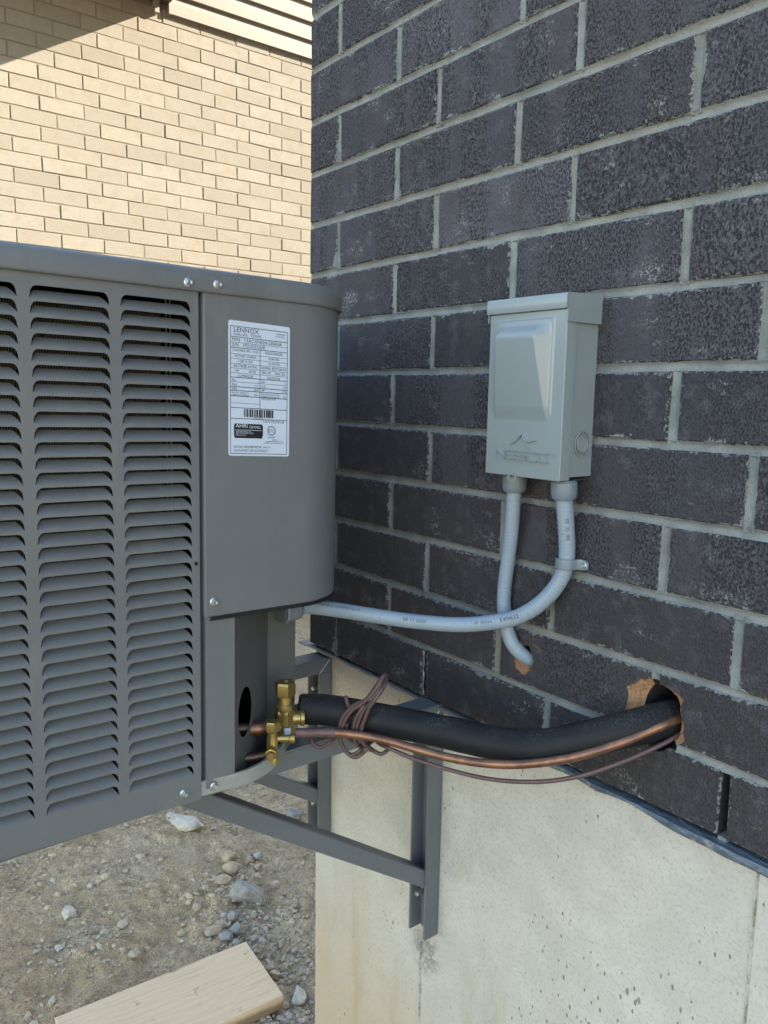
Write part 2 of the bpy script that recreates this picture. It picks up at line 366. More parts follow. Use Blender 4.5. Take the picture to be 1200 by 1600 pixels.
# ------------------------------------------------------------------ bricks
def brick_mesh(name, L, H, D, mat, seed, bev=.0028, jit=.0011, nlong=4):
    rs = random.Random(seed)
    def ring(hx, hz, y, j):
        p = []
        for i in range(nlong): p.append((-hx+2*hx*i/nlong, -hz))
        p.append((hx, -hz))
        for i in range(nlong): p.append((hx-2*hx*i/nlong, hz))
        p.append((-hx, hz))
        return [(a+rs.uniform(-j, j), y+rs.uniform(-j, j)*.4, b+rs.uniform(-j, j)) for a, b in p]
    m = MB(); m.loft([ring(L/2-bev, H/2-bev, 0, jit), ring(L/2, H/2, bev*1.1, jit*.6), ring(L/2, H/2, D, 0)])
    o = m.build(name, mat, smooth=None); me = o.data; bpy.data.objects.remove(o); return me
CH, BH, BL, PITCHX, HD = .0916, .0816, .257, .267, .09

house = tag(empty('dark_brick_house', (0, 0, 0)), 'charcoal brick house on a pale concrete foundation, carrying the grey switch box', 'house')
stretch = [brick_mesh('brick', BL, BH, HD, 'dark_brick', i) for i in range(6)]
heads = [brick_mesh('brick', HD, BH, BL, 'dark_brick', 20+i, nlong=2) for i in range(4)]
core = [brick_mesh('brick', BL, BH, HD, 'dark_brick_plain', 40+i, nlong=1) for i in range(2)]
FLUSH = .0
bricks = {}
NC = 60  # unseen upper courses, height chosen so the house shades the ground
rest = MB()
def stuff_brick(m, cx, cy, cz, sx, sy, sz):
    m.box(cx-sx, cx+sx, cy-sy, cy+sy, cz-sz, cz+sz)
for c in range(NC):
    z = c*CH + CH/2
    if c == 0: z += .001
    if c % 2 == 0:
        spans = [(0, HD)] + [(.1+PITCHX*i, .1+PITCHX*i+BL) for i in range(26)]
    else:
        spans = [(0, BL)] + [(BL+.01+PITCHX*i, BL+.01+PITCHX*i+BL) for i in range(25)]
    for (a, b) in spans:
        cx = (a+b)/2
        if a < 1.85 and c < 21:
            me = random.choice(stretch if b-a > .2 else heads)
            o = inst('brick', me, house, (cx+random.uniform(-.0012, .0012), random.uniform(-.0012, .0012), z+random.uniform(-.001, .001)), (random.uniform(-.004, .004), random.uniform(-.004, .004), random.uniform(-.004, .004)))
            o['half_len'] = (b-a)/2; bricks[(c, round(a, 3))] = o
        else:
            stuff_brick(rest, cx, HD/2, z, (b-a)/2, HD/2, BH/2)
    # the end wall, round the corner
    y0 = .267 if c % 2 == 0 else .1
    for i in range(63):  # unseen depth, stretched for the shade it throws behind the corner
        a = y0+PITCHX*i; stuff_brick(rest, HD/2, a+BL/2, z, HD/2, BL/2, BH/2)
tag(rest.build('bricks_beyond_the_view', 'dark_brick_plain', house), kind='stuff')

# holes cut through the wall
def cut(target, cutters):
    for c in cutters:
        md = target.modifiers.new('b', 'BOOLEAN'); md.operation = 'DIFFERENCE'; md.solver = 'EXACT'; md.object = c
        try: md.material_mode = 'TRANSFER'
        except Exception: pass
    target.data = target.data.copy()
    bpy.context.view_layer.update()
    dg = bpy.context.evaluated_depsgraph_get()
    me = bpy.data.meshes.new_from_object(target.evaluated_get(dg))
    n0 = len(target.data.polygons); print('cut', n0, len(me.polygons), [round(x, 3) for x in target.dimensions])
    target.modifiers.clear(); target.data = me
def jag(poly, n, amp, seed):
    rs = random.Random(seed); out = []
    for i, (x, z) in enumerate(poly):
        x2, z2 = poly[(i+1) % len(poly)]
        for k in range(n):
            t = k/n; out.append((x+(x2-x)*t+rs.uniform(-amp, amp), z+(z2-z)*t+rs.uniform(-amp, amp)))
    return out
def ell(cx, cz, rx, rz, n=28): return [(cx+rx*math.cos(2*math.pi*i/n), cz+rz*math.sin(2*math.pi*i/n)) for i in range(n)]
h2poly = [(.7500, .0930), (.7504, .1002), (.7533, .1099), (.7583, .1246), (.7596, .1400), (.7566, .1487), (.7691, .1558), (.7755, .1641), (.7846, .1659), (.7912, .1694), (.7938, .1646), (.8061, .1662), (.8225, .1625), (.8300, .1600), (.8370, .1560), (.8335, .1476), (.8350, .1364), (.8405, .1220), (.8385, .1160), (.8425, .1070), (.8330, .0960), (.815, .088), (.785, .086)]
h1poly = [(.5649, .1243), (.5675, .1160), (.5750, .1141), (.5794, .1106), (.5876, .1114), (.5952, .1218), (.5998, .1311), (.6001, .1424), (.5967, .1494), (.5891, .1569), (.5830, .1561), (.5746, .1578), (.5669, .1460), (.5633, .1352)]
def chip(poly, cx, cz, depth, shrink, seed):
    p = jag(poly, 4, .0008, seed); rs_ = random.Random(seed+9); m = MB(); rg = [[(x, -.012, z) for x, z in p], [(x, .0002, z) for x, z in p]]
    for k in range(1, 6):
        f = k/5; sh = 1-(1-shrink)*f
        rg.append([(cx+(x-cx)*sh*(1+rs_.uniform(-.010, .010)), depth*f**.6*(1+rs_.uniform(-.10, .10)) if k < 5 else depth*1.12, cz+(z-cz)*sh*(1+rs_.uniform(-.010, .010))) for x, z in p])
    m.loft(rg)
    return m.build('cutter', 'clay')
def bore(cx, cz, rx, rz):
    p = ell(cx, cz, rx, rz); m = MB(); m.loft([[(x, -.02, z) for x, z in p], [(x, .12, z) for x, z in p]]); return m.build('cutter', 'dark_brick_plain')
cutters2 = [chip(h2poly, .804, .125, .0110, .74, 3), bore(.803, .121, .0265, .043)]
cutters1 = [chip(h1poly, .583, .136, .016, .60, 5), bore(.584, .137, .0145, .0175)]
for key, cs in (((1, .534), cutters1+cutters2), ((1, .801), cutters2), ((0, .634), cutters2)):
    if key in bricks: cut(bricks[key], cs)
    else: print('no brick', key, [k for k in bricks if k[0] == key[0]][:6])
for c in cutters1+cutters2: bpy.data.objects.remove(c)

# mortar: tooled concave joints
def vnoise(x, s, k): return noise.noise(Vector((x*s, k*7.3, 1.7)))
mo = MB()
PROF = [(-1.25, .0045), (-1, .0022), (-.55, .0048), (0, .0058), (.55, .0048), (1, .0020), (1.25, .0040)]
def bed(z, x0, x1, k, hw=.0055, st=.012):
    n = max(2, int((x1-x0)/st)); vs = []
    for i in range(n+1):
        x = x0+(x1-x0)*i/n; w = hw*(1+.16*vnoise(x, 30, k)); dz = .0012*vnoise(x, 12, k+50); dy = .0012*vnoise(x, 45, k+90)
        vs += [(x, y+dy, z+dz+s*w) for s, y in PROF]
    m = len(PROF); mo.add(vs, [(i*m+j, (i+1)*m+j, (i+1)*m+j+1, i*m+j+1) for i in range(n) for j in range(m-1)])
def head(x, z0, z1, k, hw=.0055, st=.010):
    n = max(2, int((z1-z0)/st)); vs = []
    for i in range(n+1):
        z = z0+(z1-z0)*i/n; w = hw*(1+.2*vnoise(z, 40, k)); dx = .001*vnoise(z, 18, k+50)
        vs += [(x+dx+s*w, y-.0004+.001*vnoise(z, 50, k), z) for s, y in PROF]
    m = len(PROF); mo.add(vs, [(i*m+j, (i+1)*m+j, (i+1)*m+j+1, i*m+j+1) for i in range(n) for j in range(m-1)])
for c in range(NC+1):
    if c == 0: continue
    z = c*CH
    if c == 1:
        bed(z, .0015, .769, c); bed(z, .829, 2.2, c+200)
    else: bed(z, .0015, 2.2 if c < 21 else 6.9, c, st=.012 if c < 21 else .1)
    if 1 <= c < 21: bed(z, 2.2, 6.9, c+300, st=.1)
for c in range(NC):
    z0, z1 = c*CH+.002, (c+1)*CH-.002
    xs = [.095+PITCHX*i for i in range(26)] if c % 2 == 0 else [.262+PITCHX*i for i in range(25)]
    for i, x in enumerate(xs):
        if c == 0 and i in (1, 3): continue          # one cracked joint, one open weep joint
        if c == 1 and i == 2: head(x, .168, z1, 900); continue
        head(x, z0, z1, c*40+i, st=.01 if x < 1.9 and c < 21 else .05)
mortar = mo.build('mortar', 'mortar', house, smooth=60)
# cracked mortar in the joint by the pipe bundle, and crumbs in the open joint
for sgn, seed in ((-1, 1), (1, 2)):
    ck = MB(); rs = random.Random(seed); n = 10; vs = []
    for i in range(n+1):
        z = .0055+.079*i/n
        inner = .3625+.0013*math.sin(i*1.9)+sgn*(.0022+rs.uniform(0, .0012))
        vs += [(.362+sgn*.0075, .004, z), (.362+sgn*.0045, .0012+rs.uniform(0, .002), z), (inner, .002+rs.uniform(0, .002), z), (inner+sgn*.0030, .03, z)]
    ck.add(vs, [(i*4+j, i*4+4+j, i*4+5+j, i*4+1+j) for i in range(n) for j in range(3 if sgn > 0 else 2)])
    ck.build('cracked_mortar', 'seam', house)
ck = MB(); ck.box(.8905, .9015, .004, .05, .001, .006); ck.build('mortar_crumb', 'mortar', house)
# core of the wall, foundation, roof
cr = MB(); cr.box(.085, 6.9, .0865, 17, .004, NC*CH)
cr.build('wall_core', 'void', house)
fo = MB()
def conc_face(x0, x1, z0, z1, y, st=.05):
    ni, nk = int((x1-x0)/st), int((z1-z0)/st); vs = []
    for k in range(nk+1):
        for i in range(ni+1):
            x = x0+(x1-x0)*i/ni; z = z0+(z1-z0)*k/nk
            e = 0 if i in (0,) else .0022*noise.noise(Vector((x*2.1, 0, z*2.6)))+.0008*noise.noise(Vector((x*11, 4, z*9)))
            xx = x + (.0022*noise.noise(Vector((2, 9, z*14))) if i == 0 else 0)
            vs.append((xx, y+e, z))
    fo.add(vs, [(k*(ni+1)+i, k*(ni+1)+i+1, (k+1)*(ni+1)+i+1, (k+1)*(ni+1)+i) for k in range(nk) for i in range(ni)])
conc_face(.010, 3.0, -1.4, -.003, .012, .03)
fo.box(.0125, 6.9, .018, 17, -1.4, -.0035)
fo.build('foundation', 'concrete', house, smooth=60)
sm = MB()
for x, z0, z1, sgn in ((.3605, -1.3, -.46, 1), (.938, -1.3, -.02, 1)):
    n = 60; vs = []
    for i in range(n+1):
        z = z0+(z1-z0)*i/n; w = .0022*(1+.6*vnoise(z, 22, x*9)); dx = .0012*vnoise(z, 9, 3)
        p = .0026*max(.1, .6+.9*vnoise(z, 13, x*5))
        vs += [(x+dx-w, .0155, z), (x+dx-w*.3, .010-p, z), (x+dx+w*.3, .010-p, z), (x+dx+w, .0155, z)]
    sm.add(vs, [(i*4+j, i*4+4+j, i*4+5+j, i*4+1+j) for i in range(n) for j in range(3)])
sm.build('form_seam', 'seam', house)
fl = MB(); n = 150; vs = []
for i in range(n+1):
    x = -.024+(2.4)*i/n
    a = vnoise(x, 9, 4); b = vnoise(x, 28, 8); fx = min(1, max(0, (x-.55)/.35)); lf = max(0, 1-(x+.024)/.10)
    out = -.0035-.0050*fx-.003*abs(a)-.020*lf*(.6+.4*b)-.003*b
    dr = -.0034-.0052*fx*(1+.6*a)-.0030*b+.004*lf
    vs += [(x, .060, .0010), (x, .004, .0008+.001*b), (x, out*.75, .0006+.0008*a+.001*lf), (x, out, dr*.5), (x, out+.002, dr), (x, out+.004, dr+.0006), (x, .010, -.0025)]
fl.add(vs, [(i*7+j, i*7+7+j, i*7+8+j, i*7+1+j) for i in range(n) for j in range(6)])
fl.build('flashing', 'flashing', house, smooth=50)
rf = MB(); zt = NC*CH
rf.box(-.35, 7.25, -.35, 17.35, zt+.001, zt+.16)
rf.build('eave', 'brown', house)
rf = MB().add([(-.35, -.35, zt+.161), (7.25, -.35, zt+.161), (7.25, 17.35, zt+.161), (-.35, 17.35, zt+.161), (3.4, 3.4, zt+1.9), (3.4, 13.6, zt+1.9)],
              [(0, 1, 4), (1, 2, 5, 4), (2, 3, 5), (3, 0, 4, 5)])
rf.build('roof', 'shingle', house)

# ------------------------------------------------------------------ neighbouring house
NX = -4.035; NCH = .0892; NZ = 2.8594
nb = tag(empty('cream_brick_house', (NX, 1.5, GZ)), 'cream brick house wall in sunlight behind the condenser, with lap siding', 'house')
nm = [brick_mesh('brick', BL+.001, .0815, .09, 'cream_brick', 60+i, bev=.0018, jit=.0011) for i in range(6)]
nrest = MB(); off = Vector((NX, 1.5, GZ))
ROT = (0, 0, R(90))
for r in range(-1, 44):
    z = NZ-NCH*r; ys = 2.468 if r % 2 else 2.301
    for i in range(-6, 26):
        y1 = ys-PITCHX*i-.005; yc = y1-BL/2
        if r <= 20 and -.15 < yc < 3.15:
            inst('brick', random.choice(nm), nb, Vector((NX+random.uniform(-.0015, .001), yc+random.uniform(-.0015, .0015), z+random.uniform(-.0012, .0012)))-off, (random.uniform(-.006, .006), random.uniform(-.005, .005), R(90)+random.uniform(-.007, .007)))
        else: stuff_brick(nrest, NX-.045, yc, z, .045, BL/2, .0397)
tag(nrest.build('bricks_beyond_the_view', 'cream_brick', nb, off=off), kind='stuff')
m = MB(); m.box(NX-.05, NX-.0034, -4.9, 4.2, GZ-.1, 3.03); m.build('mortar', 'tan_mortar', nb, off=off)
m = MB(); m.box(NX-6, NX-.055, -4.9, 4.2, GZ-.1, 3.9); m.build('wall_core', 'void', nb, off=off)
for k in range(6):
    z = 2.968+.127*k; p = [(.026, 0), (.026, .070), (.008, .092), (.003, .1268), (-.02, .1268), (-.02, .0), (.012, .0)]
    m = MB(); m.prism([(NX+a, 1.46, z+b) for a, b in p], [(NX+a, 4.25, z+b) for a, b in p]); m.build('siding_board', 'siding', nb, off=off)
m = MB(); m.box(NX-.02, NX+.032, 1.435, 1.4585, 2.964, 3.74); m.build('corner_trim', 'siding', nb, off=off)
m = MB(); m.box(NX-.004, NX+.56, -4.9, 1.432, 3.020, 3.045); m.build('soffit', 'brown', nb, off=off)
m = MB(); m.box(NX+.56, NX+.585, -4.9, 1.440, 2.99, 3.19); m.box(NX-.004, NX+.5595, 1.408, 1.434, 3.046, 3.19); m.build('fascia', 'brown', nb, off=off)
m = MB(); m.box(NX+.004, NX+.040, 1.335, 1.365, 2.945, 3.0195); m.build('downspout_stub', 'siding', nb, off=off)
m = MB(); m.add([(NX+.65, -4.9, 3.192), (NX+.65, 1.50, 3.192), (NX-3, 1.50, 4.9), (NX-3, -4.9, 4.9), (NX-6.2, 1.5, 3.192), (NX-6.2, -4.9, 3.192)], [(0, 1, 2, 3), (3, 2, 4, 5)]); m.build('roof', 'shingle', nb, off=off)
m = MB(); m.box(NX-6, NX+.25, 1.45, 4.35, 3.745, 3.9); m.build('upper_eave', 'brown', nb, off=off)

# ------------------------------------------------------------------ condenser unit
P0 = Vector((.45, -.44, .3)); A0 = Vector((.14, -.53, .004))
ROTM = Matrix.Rotation(R(-.072), 3, 'Z') @ Matrix.Rotation(R(-.698), 3, 'Y') @ Matrix.Rotation(R(-1.05), 3, 'X')
ac = tag(empty('air_conditioner', P0 + ROTM @ (A0-P0)), 'grey louvered outdoor air conditioner unit on wall brackets, with a white data label', 'air conditioner')
ac.rotation_euler = ROTM.to_euler()
X0, X1, Y0, Y1, RC = -.185, .45, -.865, -.198, .10
def rrect(x0, x1, y0, y1, r, n=10):
    o = []
    for cx, cy, a0 in ((x1-r, y1-r, 0), (x0+r, y1-r, 90), (x0+r, y0+r, 180), (x1-r, y0+r, 270)):
        for i in range(n+1):
            a = R(a0+90*i/n); o.append((cx+r*math.cos(a), cy+r*math.sin(a)))
    return o
def acp(mb, name, mat, smooth=None): return mb.build(name, mat, ac, smooth=smooth, off=A0)

# louvered front panel
PW, PH, ZB = .0815, .0129, .0375; PIT = .01610; NR = 36
LC = [-.4915, -.5850, -.6785, -.7720]; PR = -.4412; PL = -.8190; ZT = .6275
def contour(w, h):
    r = .0058; ins = .0016; out = [(w/2, 0), (w/2-ins*.6, h-r)]
    for i in range(1, 5):
        a = R(90*i/4); out.append((w/2-ins-r+r*math.cos(a), h-r+r*math.sin(a)))
    return out
CT = contour(PW, PH)
fp = MB()
def fr(y0, y1, z0, z1): fp.add([(X1, y0, z0), (X1, y1, z0), (X1, y1, z1), (X1, y0, z1)], [(0, 1, 2, 3)])
edges = [PL]+[v for yc in LC[::-1] for v in (yc-PW/2-.0003, yc+PW/2+.0003)]+[PR]
for i in range(0, len(edges), 2): fr(edges[i], edges[i+1], .0017, ZT)
for yc in LC:
    ya, yb = yc-PW/2-.0003, yc+PW/2+.0003
    fr(ya, yb, .0017, ZB); fr(ya, yb, ZB+PIT*(NR-1)+PH, ZT)
    for k in range(NR):
        z = ZB+PIT*k
        if k < NR-1: fr(ya, yb, z+PH, z+PIT)
        for s in (-1, 1):
            pts = [(X1, yc+s*a, z+b) for a, b in CT]+[(X1, yc+s*(PW/2+.0003), z+PH), (X1, yc+s*(PW/2+.0003), z)]
            fp.add(pts, [tuple(range(len(pts)))])
# folded edges of the panel
b = .002
fp.add([(X1, PR, .0017), (X1-b*.3, PR+b*.35, .0017), (X1-.02, PR+b*.4, .0017), (X1, PR, ZT), (X1-b*.3, PR+b*.35, ZT), (X1-.02, PR+b*.4, ZT)], [(0, 1, 4, 3), (1, 2, 5, 4)])
fp.add([(X1, PL, .0017), (X1, PR, .0017), (X1-.02, PR, .0017), (X1-.02, PL, .0017)], [(0, 1, 2, 3)])
acp(fp, 'front_panel', 'ac_grey')
# one slat: flush at its foot, leaning in at its top
D = .0112; lv = MB(); us = [-1, -.985, -.955, -.91, -.85, -.5, 0, .5, .85, .91, .955, .985, 1]; ts = [0, .1, .25, .45, .7, .9, 1]; vs = []
for u in us:
    e = max(0, (abs(u)-.84)/.16); zt = PH*(.74-.56*e**1.6); dd = D*(1-.85*e**1.5)
    for q in ts:
        vs.append((-dd*(q**1.25), u*(PW/2-.0003-.0012*q), zt*q))
nt = len(ts)
lv.add(vs, [(i*nt+j, (i+1)*nt+j, (i+1)*nt+j+1, i*nt+j+1) for i in range(len(us)-1) for j in range(nt-1)])
lvo = lv.build('louver', 'ac_grey', ac, smooth=70); lme = lvo.data; first = True
for yc in LC:
    for k in range(NR):
        p = Vector((X1, yc, ZB+PIT*k))-A0
        if first: lvo.location = p; first = False
        else: inst('louver', lme, ac, p)
# coil and inner frame
m = MB(); m.box(X1-.10, X1-.030, PL+.004, -.475, .02, .60); acp(m, 'coil', 'fins')
m = MB()
for yy in (-.4705, -.4655): m.add([(X1-.024+0.0009*math.cos(2*math.pi*i/8), yy+.0009*math.sin(2*math.pi*i/8), z) for z in (.02, .62) for i in range(8)], [(i, (i+1) % 8, 8+(i+1) % 8, 8+i) for i in range(8)])
acp(m, 'guard_wire', 'ac_grey', 60)
m = MB(); m.box(X1-.105, X1-.1005, PL, -.4425, .008, .622); m.box(X1-.1, X1-.013, -.4440, -.4430, .008, .622); m.box(X1-.1, X1-.0145, -.4428, -.4300, .008, .622); acp(m, 'inner_frame', 'black')  # divider plates added to stop daylight leaking through the hollow cabinet
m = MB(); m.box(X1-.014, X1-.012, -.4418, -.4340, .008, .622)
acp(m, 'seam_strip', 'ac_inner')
# other sides of the cabinet
m = MB(); m.box(X0, X1-.02, Y0, Y0+.003, .006, .622); m.box(X0, X0+.003, Y0+.004, Y1-.016, .006, .622); m.box(X0+.004, .343, Y1-.0135, Y1-.0105, .2365, .622); m.box(X0+.004, .3385, -.2460, -.2430, .009, .2360); m.box(X1-.03, X1-.001, Y0+.0035, PL-.0005, .006, ZT)
acp(m, 'side_panel', 'ac_grey')
# control cover round the corner
def corner_path(x1, y1, r, ya, xb, n=16):
    return [(x1, ya)]+[(x1, ya+(y1-r-ya)*.5)]+[(x1-r+r*math.cos(R(90*i/n)), y1-r+r*math.sin(R(90*i/n))) for i in range(n+1)]+[(xb, y1)]
cp = corner_path(X1+.0015, Y1, RC, -.4335, .22)
m = MB(); zs = [.2375, .2395, .6278]
m.loft([[(x, y, z) for x, y in cp] for z in zs], closed=False, caps=False)
m.add([(X1+.0015, -.4335, z) for z in zs[::2]]+[(X1-.0005, -.4350, z) for z in zs[::2]]+[(X1-.016, -.4350, z) for z in zs[::2]], [(0, 1, 3, 2), (2, 3, 5, 4)])
cover = acp(m, 'control_cover', 'ac_grey', 40)
gp = corner_path(X1+.0020, Y1+.0005, RC+.0005, -.428, .22); gi = corner_path(X1-.005, Y1-.006, RC-.006, -.428, .22)
m = MB(); m.loft([[(x, y, .2370) for x, y in gp], [(x, y, .2318) for x, y in gp], [(x, y, .2318) for x, y in gi]], closed=False, caps=False)
acp(m, 'gasket', 'black', 40)
n = len(gi); m = MB(); m.add([(x, y, .236) for x, y in gi]+[(.22, -.428, .236)], [tuple(range(n+1))]); acp(m, 'cover_floor', 'black')
# corner post, recess, base
m = MB(); m.add([(X1-.002, -.4335, .012), (X1-.002, -.3935, .012), (X1-.002, -.3935, .2365), (X1-.002, -.4335, .2365), (X1-.016, -.4350, .012), (X1-.016, -.4350, .2365), (X1-.006, -.3925, .012), (X1-.006, -.3925, .2365)], [(0, 1, 2, 3), (4, 0, 3, 5), (1, 6, 7, 2)])
acp(m, 'corner_post', 'ac_grey')
ra, rb, rc_ = Vector((X1-.006, -.3925, 0)), Vector((.345, -.2880, 0)), Vector((.345, -.2410, 0))
def wallhole(a, b, z0, z1, hc, hz, rx, rz, n=20):
    mm = MB(); L = (b-a).length; dn = (b-a).normalized(); c = hc*L
    P = lambda s, z: tuple(a+dn*s+Vector((0, 0, z)))
    hs = [(c+rx*math.cos(2*math.pi*i/n), hz+rz*math.sin(2*math.pi*i/n)) for i in range(n)]
    for i in range(n):
        h0, h1 = hs[i], hs[(i+1) % n]
        def pr(h):
            dx, dz = h[0]-c, h[1]-hz
            k = min(((L-c) if dx > 0 else c)/max(abs(dx), 1e-9), ((z1-hz) if dz > 0 else hz-z0)/max(abs(dz), 1e-9)); return (c+dx*k, hz+dz*k)
        q0, q1 = pr(h0), pr(h1); mm.add([P(*h0), P(*h1), P(*q1), P(*q0)], [(0, 1, 2, 3)])
    for cx, cz in ((0, z0), (0, z1), (L, z0), (L, z1)):
        s = sorted(hs, key=lambda h: (math.copysign(1, h[0]-c) != math.copysign(1, cx-c)) + (math.copysign(1, h[1]-hz) != math.copysign(1, cz-hz)))
    return mm
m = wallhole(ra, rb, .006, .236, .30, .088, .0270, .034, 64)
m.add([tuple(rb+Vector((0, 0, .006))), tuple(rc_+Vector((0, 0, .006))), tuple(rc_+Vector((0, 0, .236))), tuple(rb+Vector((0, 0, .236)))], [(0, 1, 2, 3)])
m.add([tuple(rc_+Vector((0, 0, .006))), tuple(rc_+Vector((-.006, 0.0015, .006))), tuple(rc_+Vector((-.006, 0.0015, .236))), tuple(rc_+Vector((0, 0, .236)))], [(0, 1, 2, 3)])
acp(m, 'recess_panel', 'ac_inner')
bo = [(X1-.003, -.4420), (X1+.000, -.400), (X1+.001, -.378), (X1-.006, -.352), (.428, -.322), (.400, -.290), (.362, -.250), (.335, -.228), (.300, -.214), (.24, -.210)]
bo = [(p.x, p.y) for p in spline([(x, y, 0) for x, y in bo], .008)]
m = MB(); inn = [(x-.003, y-.003) for x, y in bo]
m.loft([[(x, y, .0045) for x, y in bo], [(x, y, .0060) for x, y in bo], [(x-.0004, y-.0004, .0235) for x, y in bo], [(x, y, .0240) for x, y in inn], [(x, y, .008) for x, y in inn]], closed=False, caps=False)
acp(m, 'base_rim', 'galv', 40)
m = MB(); m.add([(x, y, .0085) for x, y in inn]+[(X0+.01, -.214, .0085), (X0+.01, Y0+.01, .0085), (X1-.02, Y0+.01, .0085), (X1-.02, -.442, .0085)], [tuple(range(len(inn)+4))])
acp(m, 'base_pan', 'blackpaint')
# rounded top cap with fan grille
m = MB(); rings = []
for offs, z in ((-.004, .6262), (.0045, .6262), (.0055, .6272), (.0058, .6300), (.0056, .640), (.0040, .6465), (.0005, .6515), (-.0050, .6545), (-.0150, .6562), (-.05, .6600), (-.06, .6605)):
    r = RC+offs; rings.append([(x, y, z) for x, y in rrect(X0-offs, X1+offs, Y0-offs, Y1+offs, r, 14)])
m.loft(rings, caps=False); acp(m, 'top_cap', 'ac_grey', 50)
cxm, cym = (X0+X1)/2, (Y0+Y1)/2
m = MB(); rg = rings[-1]; n = len(rg)
m.add(rg+[(cxm+.22*math.cos(2*math.pi*i/n+.785), cym+.22*math.sin(2*math.pi*i/n+.785), .662) for i in range(n)], [])
ang = lambda p: math.atan2(p[1]-cym, p[0]-cxm)
cir = [(cxm+.22*math.cos(ang(p)), cym+.22*math.sin(ang(p)), .662) for p in rg]
m = MB(); m.loft([rg, cir, [(x, y, .55) for x, y, z in cir]], caps=False); m.add([(x, y, .55) for x, y, z in cir], [tuple(range(n))])
acp(m, 'fan_shroud', 'black', 40)
for k in range(7):
    r = .03*(k+1); m = MB(); m.tube([(cxm+r*math.cos(2*math.pi*i/40), cym+r*math.sin(2*math.pi*i/40), .668) for i in range(41)], .0022, 6); acp(m, 'guard_ring', 'black', 60)
# screws
def screw_mesh():
    m = MB(); m.lathe((0, 0, 0), (1, 0, 0), [(.0001, 0), (.0064, 0), (.0066, .0006), (.0050, .0017), (.0044, .0018)], 20)
    m.lathe((.0015, 0, 0), (1, 0, 0), [(.0001, 0), (.0043, 0), (.0043, .0032), (.0036, .0040), (.0012, .0034), (.0001, .0033)], 6)
    o = m.build('screw', 'zinc', smooth=30); me = o.data; bpy.data.objects.remove(o); return me
smesh = screw_mesh()
for y, z, dx in ((-.4555, .6345, .0058), (-.4190, .6362, .0058), (-.4235, .2555, .0017), (-.4640, .0165, 0), (-.4235, .0148, .0002)):
    inst('screw', smesh, ac, Vector((X1+dx, y, z))-A0, (random.uniform(0, 3), 0, 0)).scale = (.9, .86, .86)
m = MB(); m.lathe((X1+.0005, -.4462, .3055), (1, 0, 0), [(.0001, 0), (.0023, 0), (.0023, .0008), (.0001, .001)], 12); acp(m, 'plug', 'black', 40)
inst('screw', smesh, ac, Vector((.3735, -.2555, .016))-A0, (0, 0, R(42)))

# data label with its print
LY, LZ, LW, LH = -.3609, .5155, .0850, .1625; LX = X1+.0021
lab = MB(); pts = []
for cx, cz, a0 in ((1, 1, 0), (-1, 1, 90), (-1, -1, 180), (1, -1, 270)):
    for i in range(5):
        a = R(a0+90*i/4); pts.append((cx*(LW/2-.003)+.003*math.cos(a), cz*(LH/2-.003)+.003*math.sin(a)))
SH = -.030
def lp(u, v, lift=0): return (LX+lift, LY+u, LZ+v+SH*u)
lab.prism([lp(u, v, -.0006) for u, v in pts], [lp(u, v) for u, v in pts])
label = lab.build('data_label', 'label', cover, off=A0)
label['label'] = 'white printed data label on the grey cover'
ink = MB(); wht = MB()
def L(u0, v0, u1, v1, w=.00035, mb=None):
    mb = mb or ink
    if abs(u1-u0) > abs(v1-v0): q = [(u0, v0-w), (u1, v1-w), (u1, v1+w), (u0, v0+w)]
    else: q = [(u0-w, v0), (u0+w, v0), (u1+w, v1), (u1-w, v1)]
    mb.add([lp(u, v, .0003) for u, v in q], [(0, 1, 2, 3)])
def T(s, u, v, size, width=1, align='LEFT', mb=None, lift=.0003):
    g, fs = text_geo(s, size, align, width); (mb or ink).add([lp(u+a, v+b, lift) for a, b in g], fs)
U0, U1, V0, V1 = -.0400, .0388, -.0785, .0745; UM = .0
V = lambda k: V1-(V1-V0)*k        # fraction down
for a, b_ in (((U0, V0), (U1, V0)), ((U0, V1), (U1, V1)), ((U0, V0), (U0, V1)), ((U1, V0), (U1, V1))): L(*a, *b_)
for k in (.082, .165, .397, .470, .500, .543, .635, .72): L(U0, V(k), U1, V(k))
for k in (.125, .213, .250, .288, .325, .362, .432, .598): L(U0, V(k), U1 if k < .2 else (UM if k in (.598,) else U1), V(k), .0002)
for k0, k1 in ((.165, .635),): L(UM, V(k0), UM, V(k1))
L(-.021, V(.288), -.021, V(.325), .0002); L(.018, V(.288), .018, V(.325), .0002)
T('LENNOX', U0+.004, V(.042), .0078, 1.08); T('DALLAS,  TEXAS', U0+.004, V(.070), .0046, 1.15)
T('ASSEMBLED', U1-.003, V(.030), .0026, 1, 'RIGHT'); T('IN MEXICO', U1-.004, V(.050), .0026, 1, 'RIGHT')
T('M/N   13ACXN024-230A28', U0+.002, V(.116), .0058, 1.02); T('S/N   1921G31620', U0+.002, V(.156), .0058, 1.02)
rows = [('CONTAINS HFC - 410A', 'DESIGN PRESSURE', .194), ('FACTORY CHARGE', 'HI 446 PSIG', .238), ('5 LBS 12 OZS', 'LO 236 PSIG', .276), ('ELECTRICAL RATING', 'NOMINAL VOLTS 208/230', .315), ('COMPRESSOR', 'FAN MOTOR', .392)]
for a, b_, k in rows:
    T(a, (U0+UM)/2, V(k), .0043, .80, 'CENTER'); T(b_, (U1+UM)/2, V(k), .0043, .72, 'CENTER')
for s_, u, al in (('1 PH', U0+.004, 'LEFT'), ('60 HZ', -.0105, 'CENTER'), ('MIN 197', UM+.009, 'CENTER'), ('MAX 253', .0285, 'CENTER')): T(s_, u, V(.353), .0043, .85, al)
